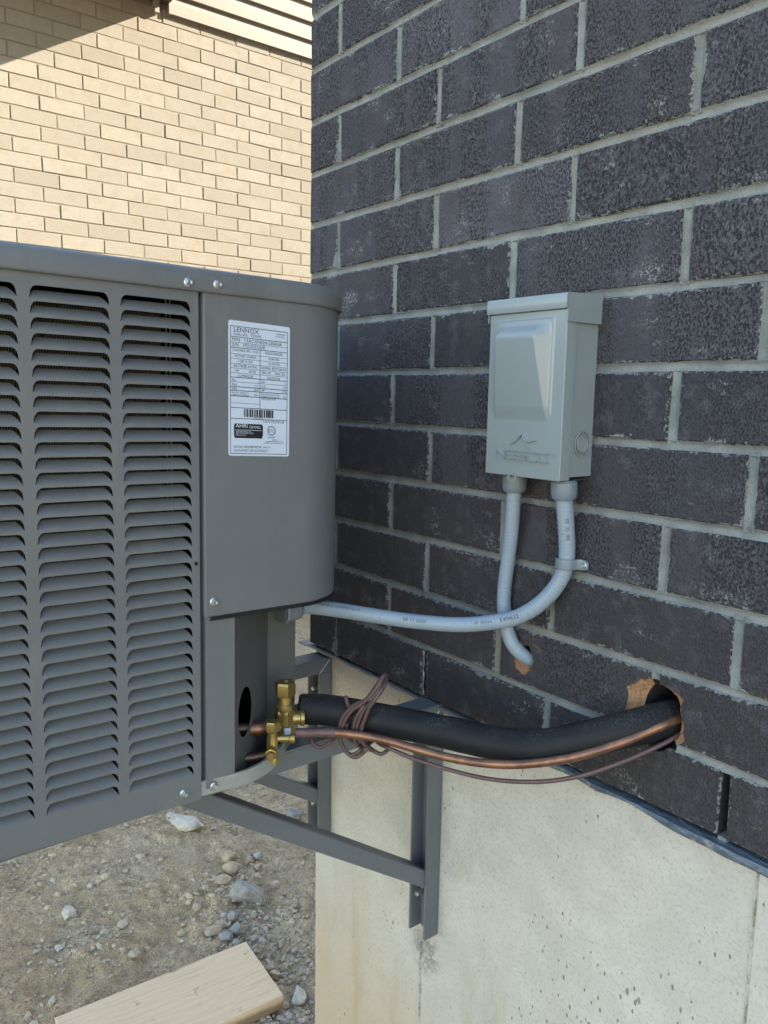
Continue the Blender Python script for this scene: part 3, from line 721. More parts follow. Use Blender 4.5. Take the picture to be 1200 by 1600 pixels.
for a, x, b_, y, k in (('PH', '1', 'PH', '1', .428), ('RLA', '11.2', 'FLA', '0.7', .462), ('LRA', '60.8', 'HP', '1/10', .494)):
    T(a, U0+.002, V(k), .0042, .9); T(x, UM-.002, V(k), .0042, .9, 'RIGHT'); T(b_, UM+.002, V(k), .0042, .9); T(y, U1-.0012, V(k), .0042, .9, 'RIGHT')
T('MIN CKT AMPACITY', U0+.002, V(.522), .0026, .95); T('AMPACITE MINIMUM', U0+.002, V(.539), .0026, .95); T('14.7', UM-.002, V(.535), .0042, .9, 'RIGHT')
T('MAX FUSE OR CKT. BKR', UM+.002, V(.522), .0026, .9); T('FUSIBLE/COUPE CIRCUIT', UM+.002, V(.540), .0026, .9); T('MAX DISJONCTEUR', UM+.002, V(.560), .0026, .9); T('25', U1-.002, V(.540), .0042, .9, 'RIGHT')
rs = random.Random(11); u = -.022
while u < .018:
    w = rs.choice((.0003, .0006, .0009)); L(u+w, V(.705), u+w, V(.642), w); u += 2*w+rs.choice((.0004, .0008, .0011))
T('1921G31620', -.002, V(.717), .0026, 1, 'CENTER')
T('FOR OUTDOOR USE', U1-.004, V(.745), .0042, .78, 'RIGHT')
bx = [(-.0345, V(.760)), (.0030, V(.760)), (.0045, V(.780)), (.0045, V(.850)), (.0030, V(.875)), (-.0345, V(.875)), (-.0355, V(.850)), (-.0355, V(.780))]
ink.add([lp(a, b_, .0003) for a, b_ in bx], [tuple(range(8))])
T('AHRI', -.0335, V(.792), .0068, 1.1, mb=wht, lift=.0006); T('CERTIFIED.', -.0150, V(.795), .0044, .78, mb=wht, lift=.0006)
wht.add([lp(a, b_, .0006) for a, b_ in ((-.034, V(.812)), (.003, V(.812)), (.003, V(.809)), (-.034, V(.809)))], [(0, 1, 2, 3)])
T('UNITARY SMALL AC', -.0335, V(.828), .0026, .9, mb=wht, lift=.0006); T('AHRI STANDARD 210/240', -.0335, V(.841), .0024, .9, mb=wht, lift=.0006); T('CERTIFICATION', -.0335, V(.858), .0022, .9, mb=wht, lift=.0006)
cxu, cv = .0165, V(.808)
for r_ in (.0062, .0050):
    rgp = [(cxu+q*math.cos(2*math.pi*i/32), cv+q*math.sin(2*math.pi*i/32)) for q in (r_, r_-.0005) for i in range(32)]
    ink.add([lp(a, b_, .0003) for a, b_ in rgp], [(i, (i+1) % 32, 32+(i+1) % 32, 32+i) for i in range(32)])
T('ETL', cxu, cv-.0018, .0050, .95, 'CENTER'); T('Intertek', cxu, V(.868), .0032, 1, 'CENTER')
T('5000758', .021, V(.888), .0020, 1, 'CENTER'); T('CONFORMS TO UL STD. 1995', .021, V(.902), .0020, .95, 'CENTER'); T('CERTIFIED TO CSA C22.2 NO. 236', .0195, V(.915), .0020, .95, 'CENTER')
T('INSTALL PROHIBITED IN', U0+.004, V(.955), .0044, .80); T('SOUTHWEST OR SOUTHEAST', U0+.004, V(.985), .0044, .80); T('PART "E"', .0050, V(.953), .0030, .9)
for mb_, nm_, mt_ in ((ink, 'printed_text', 'blackink'), (wht, 'white_print', 'label')): mb_.build(nm_, mt_, label, off=A0)

# service valves
def hexring(c, ax, r, h0, h1, ch=.0):
    return [(r*.93, h0), (r, h0+ch), (r, h1-ch), (r*.9, h1)]
sv = Vector((.402, -.2915, 0))
m = MB(); m.lathe(sv+Vector((0, 0, .032)), (0, 0, 1), [(.0001, 0), (.0115, 0), (.0128, .003), (.0128, .010), (.0128, .040), (.0135, .042), (.0135, .047), (.0108, .050), (.0108, .060), (.0128, .061)], 20)
valve = acp(m, 'suction_valve', 'brass', 30)
m = MB(); m.lathe(sv+Vector((0, 0, .033)), (0, 0, 1), [(.0125, 0), (.0146, .003), (.0146, .036), (.0125, .0400), (.0100, .0402)], 6); m.build('valve_body', 'brass', valve, smooth=20, off=A0)
m = MB(); m.lathe(sv+Vector((0, 0, .0925)), (0, 0, 1), hexring(0, 0, .0150, 0, .020, .003)+[(.0105, .0202), (.0060, .0196), (.0055, .016), (.0001, .016)], 6); m.build('hex_cap', 'brass', valve, smooth=20, off=A0)
m = MB(); m.lathe(sv+Vector((.004, .010, .058)), (.45, .9, .0), [(.0001, 0), (.0095, 0), (.0095, .010), (.0115, .011), (.0115, .016), (.006, .017)], 16); m.build('flare_port', 'brass', valve, smooth=30, off=A0)
m = MB(); d_ = Vector((.866, -.5, 0)); e_ = Vector((.5, .866, 0)); c_ = sv+d_*.0150; m.add([tuple(c_+e_*a+d_*.0003+Vector((0, 0, b_))) for a, b_ in ((-.001, .034), (.0078, .034), (.0078, .050), (-.001, .050))], [(0, 1, 2, 3)]); m.build('valve_sticker', 'label', valve, off=A0)
m = MB(); m.tube(spline([(.402, -.3000, .048), (.396, -.318, .049), (.388, -.340, .050), (.37, -.375, .050)]), .0085, 16); acp(m, 'suction_stub', 'copper', 60)
m = MB(); m.tube([(.394, -.3265, .0495), (.391, -.3345, .0498), (.3885, -.3405, .050)], .0100, 16); acp(m, 'stub_collar', 'copper', 40)
lvv = Vector((.424, -.3245, 0))
m = MB(); m.lathe(lvv+Vector((0, 0, .010)), (0, 0, 1), [(.0001, 0), (.0098, 0), (.0098, .013), (.0082, .016), (.0082, .032), (.0070, .043), (.0078, .046)], 8)
lval = acp(m, 'liquid_valve', 'brass', 30)
m = MB(); m.lathe(lvv+Vector((0, 0, .0555)), (0, 0, 1), hexring(0, 0, .0108, 0, .0145, .002)+[(.0001, .0145)], 6); m.build('hex_cap', 'brass', lval, smooth=20, off=A0)
m = MB(); m.lathe(lvv+Vector((0, -.0, .032)), (.80, -.55, -.10), [(.0001, 0), (.0055, 0), (.0055, .012), (.0085, .0121), (.0085, .0200), (.0065, .0205), (.0065, .026), (.0050, .0275), (.0001, .0275)], 6); m.build('port_cap', 'brass', lval, smooth=20, off=A0)
m = MB(); m.lathe(lvv+Vector((.0, .004, .0435)), (.55, .84, .0), [(.0001, 0), (.0050, 0), (.0050, .020), (.0066, .021), (.0066, .027), (.0052, .028)], 14); m.build('flare_port', 'brass', lval, smooth=30, off=A0)
m = MB(); m.tube(spline([(.420, -.321, .020), (.414, -.340, .0185), (.405, -.366, .0175), (.39, -.40, .017)]), .0058, 14); acp(m, 'liquid_stub', 'copper', 60)
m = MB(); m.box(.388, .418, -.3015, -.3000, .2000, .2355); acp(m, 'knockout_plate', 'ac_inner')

# ------------------------------------------------------------------ wall brackets under the unit
def bracket(xl, xr, ztop, zbot, arm_end, brz, label):
    b = tag(empty('wall_bracket', ((xl+xr)/2, 0, zbot)), label, 'bracket', 'steel brackets under the unit'); of = ((xl+xr)/2, 0, zbot); th = .0040; yf = -.0195
    m = MB()
    p = [(xl, yf), (xl+th, yf), (xl+th, .004), (xr-th, .004), (xr-th, yf), (xr, yf), (xr, .0095), (xl, .0095)]
    m.prism([(x, y, zbot) for x, y in p], [(x, y, ztop-.0305) for x, y in p])
    m.build('post', 'steel_grey', b, off=of)
    m = MB(); z0 = ztop-.0298
    for a, c in ((xl, xl+th), (xr-th, xr)): m.add([(x, y, z) for x in (a, c) for y, z in ((.0095, z0), (yf+.0035, z0), (yf, z0+.0003), (arm_end, z0), (arm_end, ztop-th), (.0095, ztop-th))], [tuple(range(6)), tuple(range(11, 5, -1))]+[(i, (i+1) % 6, 6+(i+1) % 6, 6+i) for i in range(6)])
    m.box(xl+.0005, xr-.0005, arm_end, .0095, ztop-th+.0002, ztop)
    m.build('arm', 'steel_grey', b, off=of)
    m = MB(); m.tube([(xr+.0004, yf, z0+.0005), (xr+.0006, -.007, ztop-.016), (xr+.0004, .006, ztop-.003)], .0014, 6); m.build('weld_bead', 'zinc', b, off=of, smooth=60)
    m = MB(); (ya, za), (yb, zb) = brz; d = Vector((0, yb-ya, zb-za)).normalized(); nn = Vector((0, -d.z, d.y)); h = .0135; x0, x1 = xl+th+.0008, xr-th-.0008; rg = []
    nn = nn if nn.z > 0 else -nn
    for y, z in ((ya, za), (yb, zb)):
        c = Vector((0, y, z)); rg.append([(x0+.002, *(c-nn*h).yz), (x1, *(c-nn*h).yz), (x1, *(c+nn*(h-.002)).yz), (x1-.002, *(c+nn*h).yz), (x0, *(c+nn*h).yz)])
    m.prism(*rg); m.build('brace', 'steel_grey', b, off=of)
    for z in (zbot+.078, ztop-.066):
        m = MB(); c = Vector(((xl+xr)/2, .004, z)); m.lathe(c, (0.05, -1, .0), [(.0001, 0), (.009, 0), (.009, .002), (.0078, .0021)], 16); m.lathe(c, (.05, -1, .0), [(.0072, .002), (.0078, .003), (.0078, .0085), (.0048, .0090)], 6)
        m.lathe(c, (.05, -1, 0), [(.0044, .008), (.0044, .026), (.0036, .0272), (.0001, .0272)], 12); m.build('anchor_bolt', 'zinc', b, smooth=30, off=of)
    return b
bracket(.3605, .4035, .0040, -.4180, -.70, ((.002, -.3193), (-.465, -.005)), 'nearer grey steel bracket with a long diagonal brace, behind the black pipe')
bracket(.0260, .0690, -.0095, -.4000, -.70, ((.002, -.3145), (-.465, -.020)), 'farther grey steel bracket at the very corner of the foundation')

# ------------------------------------------------------------------ disconnect switch box
XL, XR, YF, ZB_, ZT_ = .5545, .6835, -.0640, .4080, .6300
bx_o = Vector(((XL+XR)/2, 0, ZB_))
box = tag(empty('disconnect_switch', bx_o), 'grey enamelled disconnect switch box with a sloping lid, screwed to dark brick', 'switch box')
m = MB(); m.box(XL+.0015, XR-.0015, -.062, .0005, ZB_+.0035, ZT_-.004); m.build('body', 'box_grey', box, off=bx_o)
# front cover: pressed ramp in the sheet
nxg, nzg = 112, 170; vs = []
def hgt(x, z):
    x0, x1, z0, z1 = XL+.0125, XR-.0215, .4815, .6065
    t_ = (z-z0)/(z1-z0); ramp_ = .0165*max(0, min(1, t_/.82))**.9
    def sm(a): a = max(0, min(1, a)); return a*a*(3-2*a)
    sx = min(1, max(0, min(x-x0, x1-x)/(.0035+.0135*max(0, min(1, t_))))); sx = .6*sx+.4*sm(sx)
    sz = sm((z1-z)/.020)
    lip = .0019*sm(min(x-x0+.0035, x1+.0035-x, z1+.0035-z)/.0014)*(1 if z > z0 else 0)*sm((z-z0)/.02)
    return ramp_*min(sx, 1)*sz + lip
for k in range(nzg+1):
    z = ZB_+(ZT_-.012-ZB_)*k/nzg
    for i in range(nxg+1):
        x = XL+(XR-XL)*i/nxg; vs.append((x, YF-hgt(x, z), z))
m = MB(); n1_ = nxg+1
m.add(vs, [(k*n1_+i, k*n1_+i+1, (k+1)*n1_+i+1, (k+1)*n1_+i) for k in range(nzg) for i in range(nxg)])
br = .0022
for sx, x in ((-1, XL), (1, XR)):
    ring = [(x, YF), (x+sx*br*.3, YF+br*.3), (x+sx*br*.42, YF+br), (x+sx*br*.42, -.0455)]
    m.loft([[(a, b_, ZB_) for a, b_ in ring], [(a, b_, ZT_-.012) for a, b_ in ring]], closed=False, caps=False)
m.loft([[(x, YF, ZB_) for x in (XL, XR)], [(x, YF+.0012, ZB_-.001) for x in (XL, XR)], [(x, -.010, ZB_-.001) for x in (XL, XR)]], closed=False, caps=False)
cov = m.build('cover', 'box_grey', box, smooth=35, off=bx_o)
# lid
m = MB(); lx0, lx1 = XL-.0030, XR+.0032
pf = [(.0005, .6035), (-.0660, .6035), (-.0660, .6375), (.0005, .6400)]
m.prism([(lx1-.0012, y, z) for y, z in pf], [(lx1, y, z) for y, z in pf])
pf2 = [(.0005, .6085), (-.0660, .6085), (-.0660, .6375), (.0005, .6400)]
m.prism([(lx0, y, z) for y, z in pf2], [(lx0+.0012, y, z) for y, z in pf2])
fr_ = [(-.0668, .6188), (-.0684, .6192), (-.0690, .6205), (-.0688, .6350), (-.0676, .6372), (-.0655, .6380), (.0005, .6405), (.0005, .6385), (-.0645, .6360), (-.0668, .6340)]
m.prism([(lx0+.0002, y, z) for y, z in fr_], [(lx1-.0002, y, z) for y, z in fr_])
m.build('lid', 'box_grey', box, smooth=35, off=bx_o)
m = MB()
kc = Vector((XR+.0009, -.0225, .4535))
for r_, w_ in ((.0158, .0007), (.0112, .0008)):
    m.tube([kc+Vector((0, r_*.92*math.cos(2*math.pi*i/40), r_*math.sin(2*math.pi*i/40))) for i in range(41)], w_, 8, caps=False)
m.lathe(kc+Vector((-.003, 0, 0)), (1, 0, 0), [(.0001, 0), (.0100, 0), (.0100, .0026), (.0001, .0026)], 28)
m.build('knockout', 'box_grey', box, smooth=40, off=bx_o)
m = MB(); tc = Vector((.6065, -.0655, .4065)); rgo = []
for q, yy in ((.0072, 0), (.0072, -.0016), (.0040, -.0016), (.0040, 0)):
    rgo.append([(tc.x+q*1.18*math.cos(2*math.pi*i/24), tc.y+yy, tc.z-.0005+q*.75*math.sin(2*math.pi*i/24)) for i in range(24)])
m.loft(rgo+[rgo[0]], caps=False); m.build('padlock_tab', 'galv', box, smooth=40, off=bx_o)
# raised maker's mark: strokes
def strokes(mb, lines, ox, oz, s, w, h=.0007):
    for ln in lines:
        for (a, b_), (c, d_) in zip(ln[:-1], ln[1:]):
            p, q = Vector((ox+a*s, oz+b_*s)), Vector((ox+c*s, oz+d_*s)); t_ = (q-p).normalized(); nr = Vector((-t_.y, t_.x))*w; p = p-t_*w*.9; q = q+t_*w*.9
            r0 = [p+nr, q+nr, q-nr, p-nr]; mb.prism([(v.x, YF+.0003, v.y) for v in r0], [(v.x+(0), YF-h, v.y) for v in [p+nr*.55, q+nr*.55, q-nr*.55, p-nr*.55]])
em = MB()
GL = {'N': [[(0, 0), (0, 1), (1, 0), (1, 1)]], 'E': [[(1, 0), (0, 0), (0, 1), (1, 1)], [(0, .5), (.9, .5)]], 'S': [[(0, 0), (1, 0), (1, .5), (0, .5), (0, 1), (1, 1)]], 'C': [[(1, 0), (0, 0), (0, 1), (1, 1)]], 'O': [[(0, 0), (1, 0), (1, 1), (0, 1), (0, 0)]]}
for i, ch in enumerate('NESCO'):   # wide square letters
    strokes(em, [[(x*1.30, z) for x, z in ln] for ln in GL[ch]], .5765+i*.0187, .4295, .0110, .00080, .0025)
strokes(em, [[(0, 0), (.021, .0135)], [(.008, .0035), (.021, .0135), (.0295, .0045), (.046, .0085)], [(.026, .0010), (.0325, -.0025)]], .5990, .4485, 1, .00080, .0025)
rr_ = [(.6715+q*math.cos(2*math.pi*i/16), .4390+q*math.sin(2*math.pi*i/16)) for q in (.0030, .0024) for i in range(16)]
em.add([(a, YF-.0005, b_) for a, b_ in rr_], [(i, (i+1) % 16, 16+(i+1) % 16, 16+i) for i in range(16)])
g_, f_ = text_geo('R', .0036, 'CENTER'); em.add([(.6715+a, YF-.0005, .4377+b_) for a, b_ in g_], f_)
em.build('raised_logo', 'box_grey', cov, off=bx_o)

# ------------------------------------------------------------------ conduits
CAMDIR = Vector((.62, -.62, .35)).normalized()
def conduit(name, label, pts, r, fittings, texts, end_at_unit=None):
    o0 = Vector(pts[0]); root = tag(empty(name, o0), label, 'conduit', 'flexible conduits at the switch box')
    path = spline(pts, .0011); s = 0; rr = []
    for i, p in enumerate(path):
        if i: s += (p-path[i-1]).length
        rr.append(r*(1+.016*math.cos(2*math.pi*s/.0052)))
    m = MB(); m.tube(path, rr, 22); m.build('jacket', 'pvc', root, smooth=80, off=o0)
    for c, ax, prof in fittings:
        m = MB(); m.lathe(c, ax, prof, 28); m.build('fitting', 'pvc2', root, smooth=35, off=o0)
    fs_ = frames(path); dist = [0]
    for i in range(1, len(path)): dist.append(dist[-1]+(path[i]-path[i-1]).length)
    tm = MB()
    for txt, s0, size, flip, tw in texts:
        g, f = text_geo(txt, size, 'LEFT', 1.15, 1); vs = []
        for a, b_ in g:
            ss = s0+(-a if flip else a); k = min(range(len(dist)), key=lambda q: abs(dist[q]-ss)); k = max(0, min(len(path)-2, k))
            tg, _, _ = fs_[k]; c = path[k]+tg*(ss-dist[k])
            nrm_ = (CAMDIR-tg*CAMDIR.dot(tg)).normalized(); up_ = nrm_.cross(-tg if flip else tg)
            an = (b_-size*.35)/r + tw
            vs.append(c+(nrm_*math.cos(an)+up_*math.sin(an))*(r*1.012+.00025))
        tm.add(vs, f)
    if texts: tm.build('printed_text', 'ink', root, off=o0)
    return root
FIT = [(.0001, 0), (.0150, 0), (.0152, .0015), (.0168, .0030), (.0172, .006), (.0170, .018), (.0160, .0232), (.0140, .0258), (.0115, .0262)]
cA = [(.5780, -.0300, .4030), (.5774, -.0295, .3900), (.5766, -.0290, .3748), (.5680, -.0220, .3231), (.5576, -.0160, .2742), (.5512, -.0135, .2346), (.5523, -.0132, .2012), (.5600, -.0138, .1760), (.5712, -.0110, .1540), (.5810, .0020, .1385), (.586, .0200, .1300), (.588, .050, .128)]
conduit('short_conduit', 'short ribbed grey conduit running straight down from the switch box into the brick hole', cA, .0103,
        [(Vector((.5778, -.0298, .4068)), Vector((-.02, .03, -1)), FIT)], [])
cB = [(.6670, -.0340, .4050), (.6669, -.0325, .3920), (.6664, -.0300, .3766), (.6639, -.0200, .3372), (.6622, -.0145, .3105), (.6600, -.0130, .2925), (.6536, -.0140, .2695), (.6378, -.0210, .2422), (.6136, -.0310, .2174), (.5836, -.0430, .2003), (.5255, -.0740, .1846), (.4627, -.1180, .1824), (.4168, -.1780, .1929), (.4040, -.2280, .2053), (.4020, -.2560, .2118), (.4020, -.275, .2125)]
lenB = 0; sp_ = spline(cB, .0011)
for i in range(1, len(sp_)): lenB += (sp_[i]-sp_[i-1]).length
def s_at(x):   # path length where the conduit passes that x, beyond the bend
    d_ = 0
    for i in range(1, len(sp_)):
        d_ += (sp_[i]-sp_[i-1]).length
        if sp_[i].z < .23 and sp_[i].x < x: return d_
    return d_
conduit('long_conduit', 'long grey conduit curving from the switch box across to the air conditioner', cB, .0109,
        [(Vector((.6670, -.0338, .4068)), Vector((0, .08, -1)), FIT),
         (Vector((.4020, -.2990, .2130)), Vector((0, 1, -.02)), [(.0001, 0), (.0185, 0), (.0190, .001), (.0190, .0045), (.0165, .005), (.0168, .020), (.0158, .026), (.0135, .0285), (.0112, .029)])],
        [('08  12  20', .078, .0064, True, 0), ('E494632', s_at(.580), .0078, True, .05), ('LR  c(UL)us', s_at(.546), .0050, True, .05), ('08 12 2020', s_at(.456), .0070, True, .05), ('FLEXIBLE NONMETALLIC', lenB-.030, .0056, True, .35)])
# strap
sx0, sz0 = .6600, .2925
st = tag(empty('conduit_strap', (sx0, 0, sz0)), 'small grey one-hole strap holding the conduit to the brick with a screw', 'pipe strap'); of = (sx0, 0, sz0)
pr_ = []
for i in range(15):
    a = R(200-240*i/14+10); pr_.append((sx0-.0005+.0128*math.cos(a), -.0128+.0128*math.sin(-a)*1.0))
pr_ = [(sx0+.0130*math.cos(R(a)), -.0130-.0130*math.sin(R(a))) for a in (215, 200, 185, 170, 150, 130, 110, 90, 70, 50, 30, 12)]+[(sx0+.0145, -.0090), (sx0+.0160, -.0045), (sx0+.0185, -.0030), (sx0+.0240, -.0028), (sx0+.0300, -.0028)]
m = MB(); zh = .0072; rings_ = []
for j, (x, y) in enumerate(pr_):
    e = 1 if j < len(pr_)-2 else (.97 if j == len(pr_)-2 else .62); t0_, t1_ = -.0012, .0
    nx_ = Vector((x-sx0, y+.0130)).normalized() if j < 12 else Vector((0, -1))
    rings_.append([(x+nx_.x*q, y+nx_.y*q, sz0+zh*e*s_) for q, s_ in ((0, -1), (.0011, -.92), (.0016, -.45), (.0012, 0), (.0016, .45), (.0011, .92), (0, 1))])
m.loft(rings_, caps=True); m.build('band', 'pvc2', st, smooth=45, off=of)
o = inst('screw', smesh, st, (.0235, -.0036, 0), (0, 0, R(-90))); o.scale = (.7, .62, .62)

# ------------------------------------------------------------------ refrigerant lines and cable
ip = [(.392, -.2640, .0570), (.405, -.2480, .0572), (.425, -.228, .057), (.488, -.182, .0535), (.575, -.139, .055), (.644, -.1104, .0574), (.7017, -.089, .070), (.752, -.060, .0930), (.786, -.030, .1095), (.803, .005, .1165), (.810, .06, .117)]
il = tag(empty('insulated_pipe', ip[0]), 'thick black foam-insulated refrigerant pipe entering the larger hole in the brick', 'pipe')
pp = spline(ip, .004); m = MB()
m.tube(pp, [.0222*(1+.018*noise.noise(p*40)) * (.93 if i == 0 else 1) for i, p in enumerate(pp)], 28); m.build('foam_sleeve', 'insul', il, smooth=70, off=ip[0])
m = MB(); m.tube([(.4005, -.2860, .0570), (.392, -.2560, .0570)], .0095, 14); m.build('copper_core', 'brazed', il, smooth=60, off=ip[0])
cpz = [(.433, -.2960, .0435), (.4405, -.2820, .0430), (.452, -.2600, .0420), (.474, -.238, .0425), (.519, -.206, .0415), (.602, -.163, .0365), (.675, -.131, .0465), (.740, -.098, .070), (.786, -.061, .096), (.812, -.024, .1155), (.823, .004, .124), (.826, .05, .126)]
cl = tag(empty('copper_pipe', cpz[0]), 'thin bare copper liquid line sagging just below the black pipe', 'pipe')
pp = spline(cpz, .004); n0_ = int(len(pp)*.09)
m = MB(); m.tube(pp[n0_:], .0058, 16); m.build('tube', 'copper', cl, smooth=60, off=cpz[0])
m = MB(); m.tube(pp[:n0_+2], .0066, 16); m.build('brazed_end', 'brazed', cl, smooth=60, off=cpz[0])
wr = [(.4586, -.1707, .0055), (.4900, -.1900, .0200), (.520, -.202, .0300), (.569, -.179, .022), (.644, -.144, .020), (.707, -.117, .032), (.754, -.089, .050), (.792, -.054, .074), (.817, -.015, .094), (.826, .012, .104), (.828, .05, .108)]
WIRES = [wr,
  [(0.4609,-0.2306,0.0916), (0.4625,-0.2293,0.0835), (0.4642,-0.2258,0.0754), (0.4743,-0.2207,0.0819), (0.4860,-0.2127,0.0909), (0.4948,-0.2029,0.1102), (0.4997,-0.1957,0.1229), (0.4963,-0.1875,0.1241), (0.4894,-0.1814,0.1155), (0.5033,-0.1996,0.1075), (0.4971,-0.2085,0.0924), (0.4863,-0.2155,0.0776), (0.4805,-0.2193,0.0625), (0.4770,-0.2216,0.0476), (0.4786,-0.2203,0.0360), (0.4838,-0.2156,0.0271), (0.4835,-0.2054,0.0171), (0.4849,-0.1964,0.0091), (0.4916,-0.1900,0.0056), (0.4952,-0.1828,0.0093), (0.4895,-0.1764,0.0109), (0.4742,-0.1708,0.0077), (0.4586,-0.1707,0.0055)],
  [(0.4380,-0.1847,0.0015), (0.4493,-0.1873,0.0114), (0.4762,-0.2001,0.0201), (0.4873,-0.2111,0.0177), (0.4804,-0.2157,0.0086), (0.4750,-0.2214,0.0031), (0.4682,-0.2264,0.0044), (0.4605,-0.2322,0.0132), (0.4575,-0.2369,0.0301), (0.4626,-0.2354,0.0507), (0.4712,-0.2293,0.0711), (0.4846,-0.2199,0.0851), (0.4956,-0.2117,0.0996), (0.5017,-0.2027,0.1158), (0.4980,-0.1916,0.1232), (0.4929,-0.1834,0.1182), (0.5019,-0.1943,0.1105), (0.5008,-0.2072,0.0957), (0.4944,-0.2133,0.0822), (0.4896,-0.2163,0.0672), (0.4847,-0.2194,0.0498), (0.4838,-0.2199,0.0378), (0.4862,-0.2160,0.0258), (0.4866,-0.2034,0.0129)],
  [(0.4575,-0.1816,0.0080), (0.4712,-0.2034,0.0154), (0.4784,-0.2171,0.0135), (0.4706,-0.2225,0.0060), (0.4629,-0.2282,0.0070), (0.4553,-0.2341,0.0214), (0.4549,-0.2368,0.0411), (0.4604,-0.2340,0.0614), (0.4689,-0.2277,0.0747), (0.4770,-0.2198,0.0814), (0.4831,-0.2146,0.0834), (0.4832,-0.2187,0.0773), (0.4764,-0.2233,0.0620), (0.4724,-0.2249,0.0444), (0.4730,-0.2232,0.0299), (0.4706,-0.2143,0.0170), (0.4639,-0.1980,0.0124), (0.4575,-0.1816,0.0080)],
  [(0.4629,-0.2287,0.0515), (0.4614,-0.2297,0.0416), (0.4633,-0.2282,0.0324), (0.4618,-0.2207,0.0226), (0.4539,-0.2051,0.0130)],
  [(0.4391,-0.1944,0.0145), (0.4252,-0.2048,0.0146), (0.4286,-0.2242,0.0185), (0.4321,-0.2349,0.0148), (0.4296,-0.2416,0.0100), (0.4225,-0.2479,0.0053), (0.4164,-0.2536,0.0083), (0.4100,-0.2550,0.0148), (0.4017,-0.2483,0.0174), (0.3914,-0.2334,0.0134), (0.3909,-0.2217,0.0140)]]
m = MB()
for k, w_ in enumerate(WIRES): m.tube(spline(w_, .002), .0029, 10)
tag(m.build('thermostat_cable', 'cable', smooth=60, off=wr[0], loc=wr[0]), 'thin brown control cable coiled round the black pipe and trailing to the hole', 'cable')

# ------------------------------------------------------------------ lumber and stones
bz = -1.003; Aq, Bq, Cq = Vector((-.468, .093)), Vector((-.233, .074)), Vector((-.526, -.403))
ex = (Bq-Aq).normalized(); ey = Vector((-ex.y, ex.x)); ctr = Aq+ex*.1175-ey*.25
m = MB(); hw, hl, hz, bv = .1178, .2500, .038, .0016
rgs = []
for z, i_ in ((0, bv), (bv, 0), (hz-bv, 0), (hz, bv)):
    p = []
    for sx, sy in ((-1, -1), (1, -1), (1, 1), (-1, 1)):
        p.append((sx*(hw-i_), sy*(hl-i_), z))
    q = []
    for i in range(4):
        a, c = Vector(p[i]), Vector(p[(i+1) % 4]); n = 10 if i % 2 else 6
        for k in range(n): q.append(tuple(a+(c-a)*k/n+Vector((random.uniform(-.0006, .0006), random.uniform(-.0009, .0009), random.uniform(-.0004, .0004)))))
    rgs.append(q)
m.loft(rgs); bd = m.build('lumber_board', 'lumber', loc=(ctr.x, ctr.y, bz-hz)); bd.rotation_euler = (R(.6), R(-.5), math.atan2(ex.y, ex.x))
tag(bd, 'short offcut of pale wide lumber lying flat on the dirt', 'wood board')
def rock(name, label, x, y, sx, sy, sz, mat, seed, rot, angular=.5, sink=.3):
    rs = random.Random(seed); bm = bmesh.new(); bmesh.ops.create_icosphere(bm, subdivisions=3 if max(sx, sy) < .03 else 4, radius=1)
    pl = [(Vector((rs.gauss(0, 1), rs.gauss(0, 1), rs.gauss(0, 1))).normalized(), rs.uniform(.52, .84) if angular > .5 else rs.uniform(.70, .98)) for _ in range(14)]
    for v in bm.verts:
        q_ = sum(abs(x)**3.2 for x in v.co)**(1/3.2); v.co /= q_
        for n_, d_ in pl:
            k = v.co.dot(n_)-d_
            if k > 0: v.co -= n_*k*.96
        v.co *= 1+.14*noise.noise(v.co*1.7+Vector((seed*3, 0, 0)))+.05*noise.noise(v.co*5+Vector((0, seed, 0)))+.025*noise.noise(v.co*12)
        v.co = Vector((v.co.x*sx, v.co.y*sy, v.co.z*sz))*1.12
    for f in bm.faces: f.smooth = True
    for e in bm.edges:
        if e.calc_face_angle(0) > R(24): e.smooth = False
    me = bpy.data.meshes.new(name); bm.to_mesh(me); bm.free(); me.materials.append(MT[mat])
    o = bpy.data.objects.new(name, me); COL.objects.link(o); o.location = (x, y, gh(x, y)+sz*(1-sink)); o.rotation_euler = rot
    return tag(o, label, 'stone', 'stones lying on the dirt')
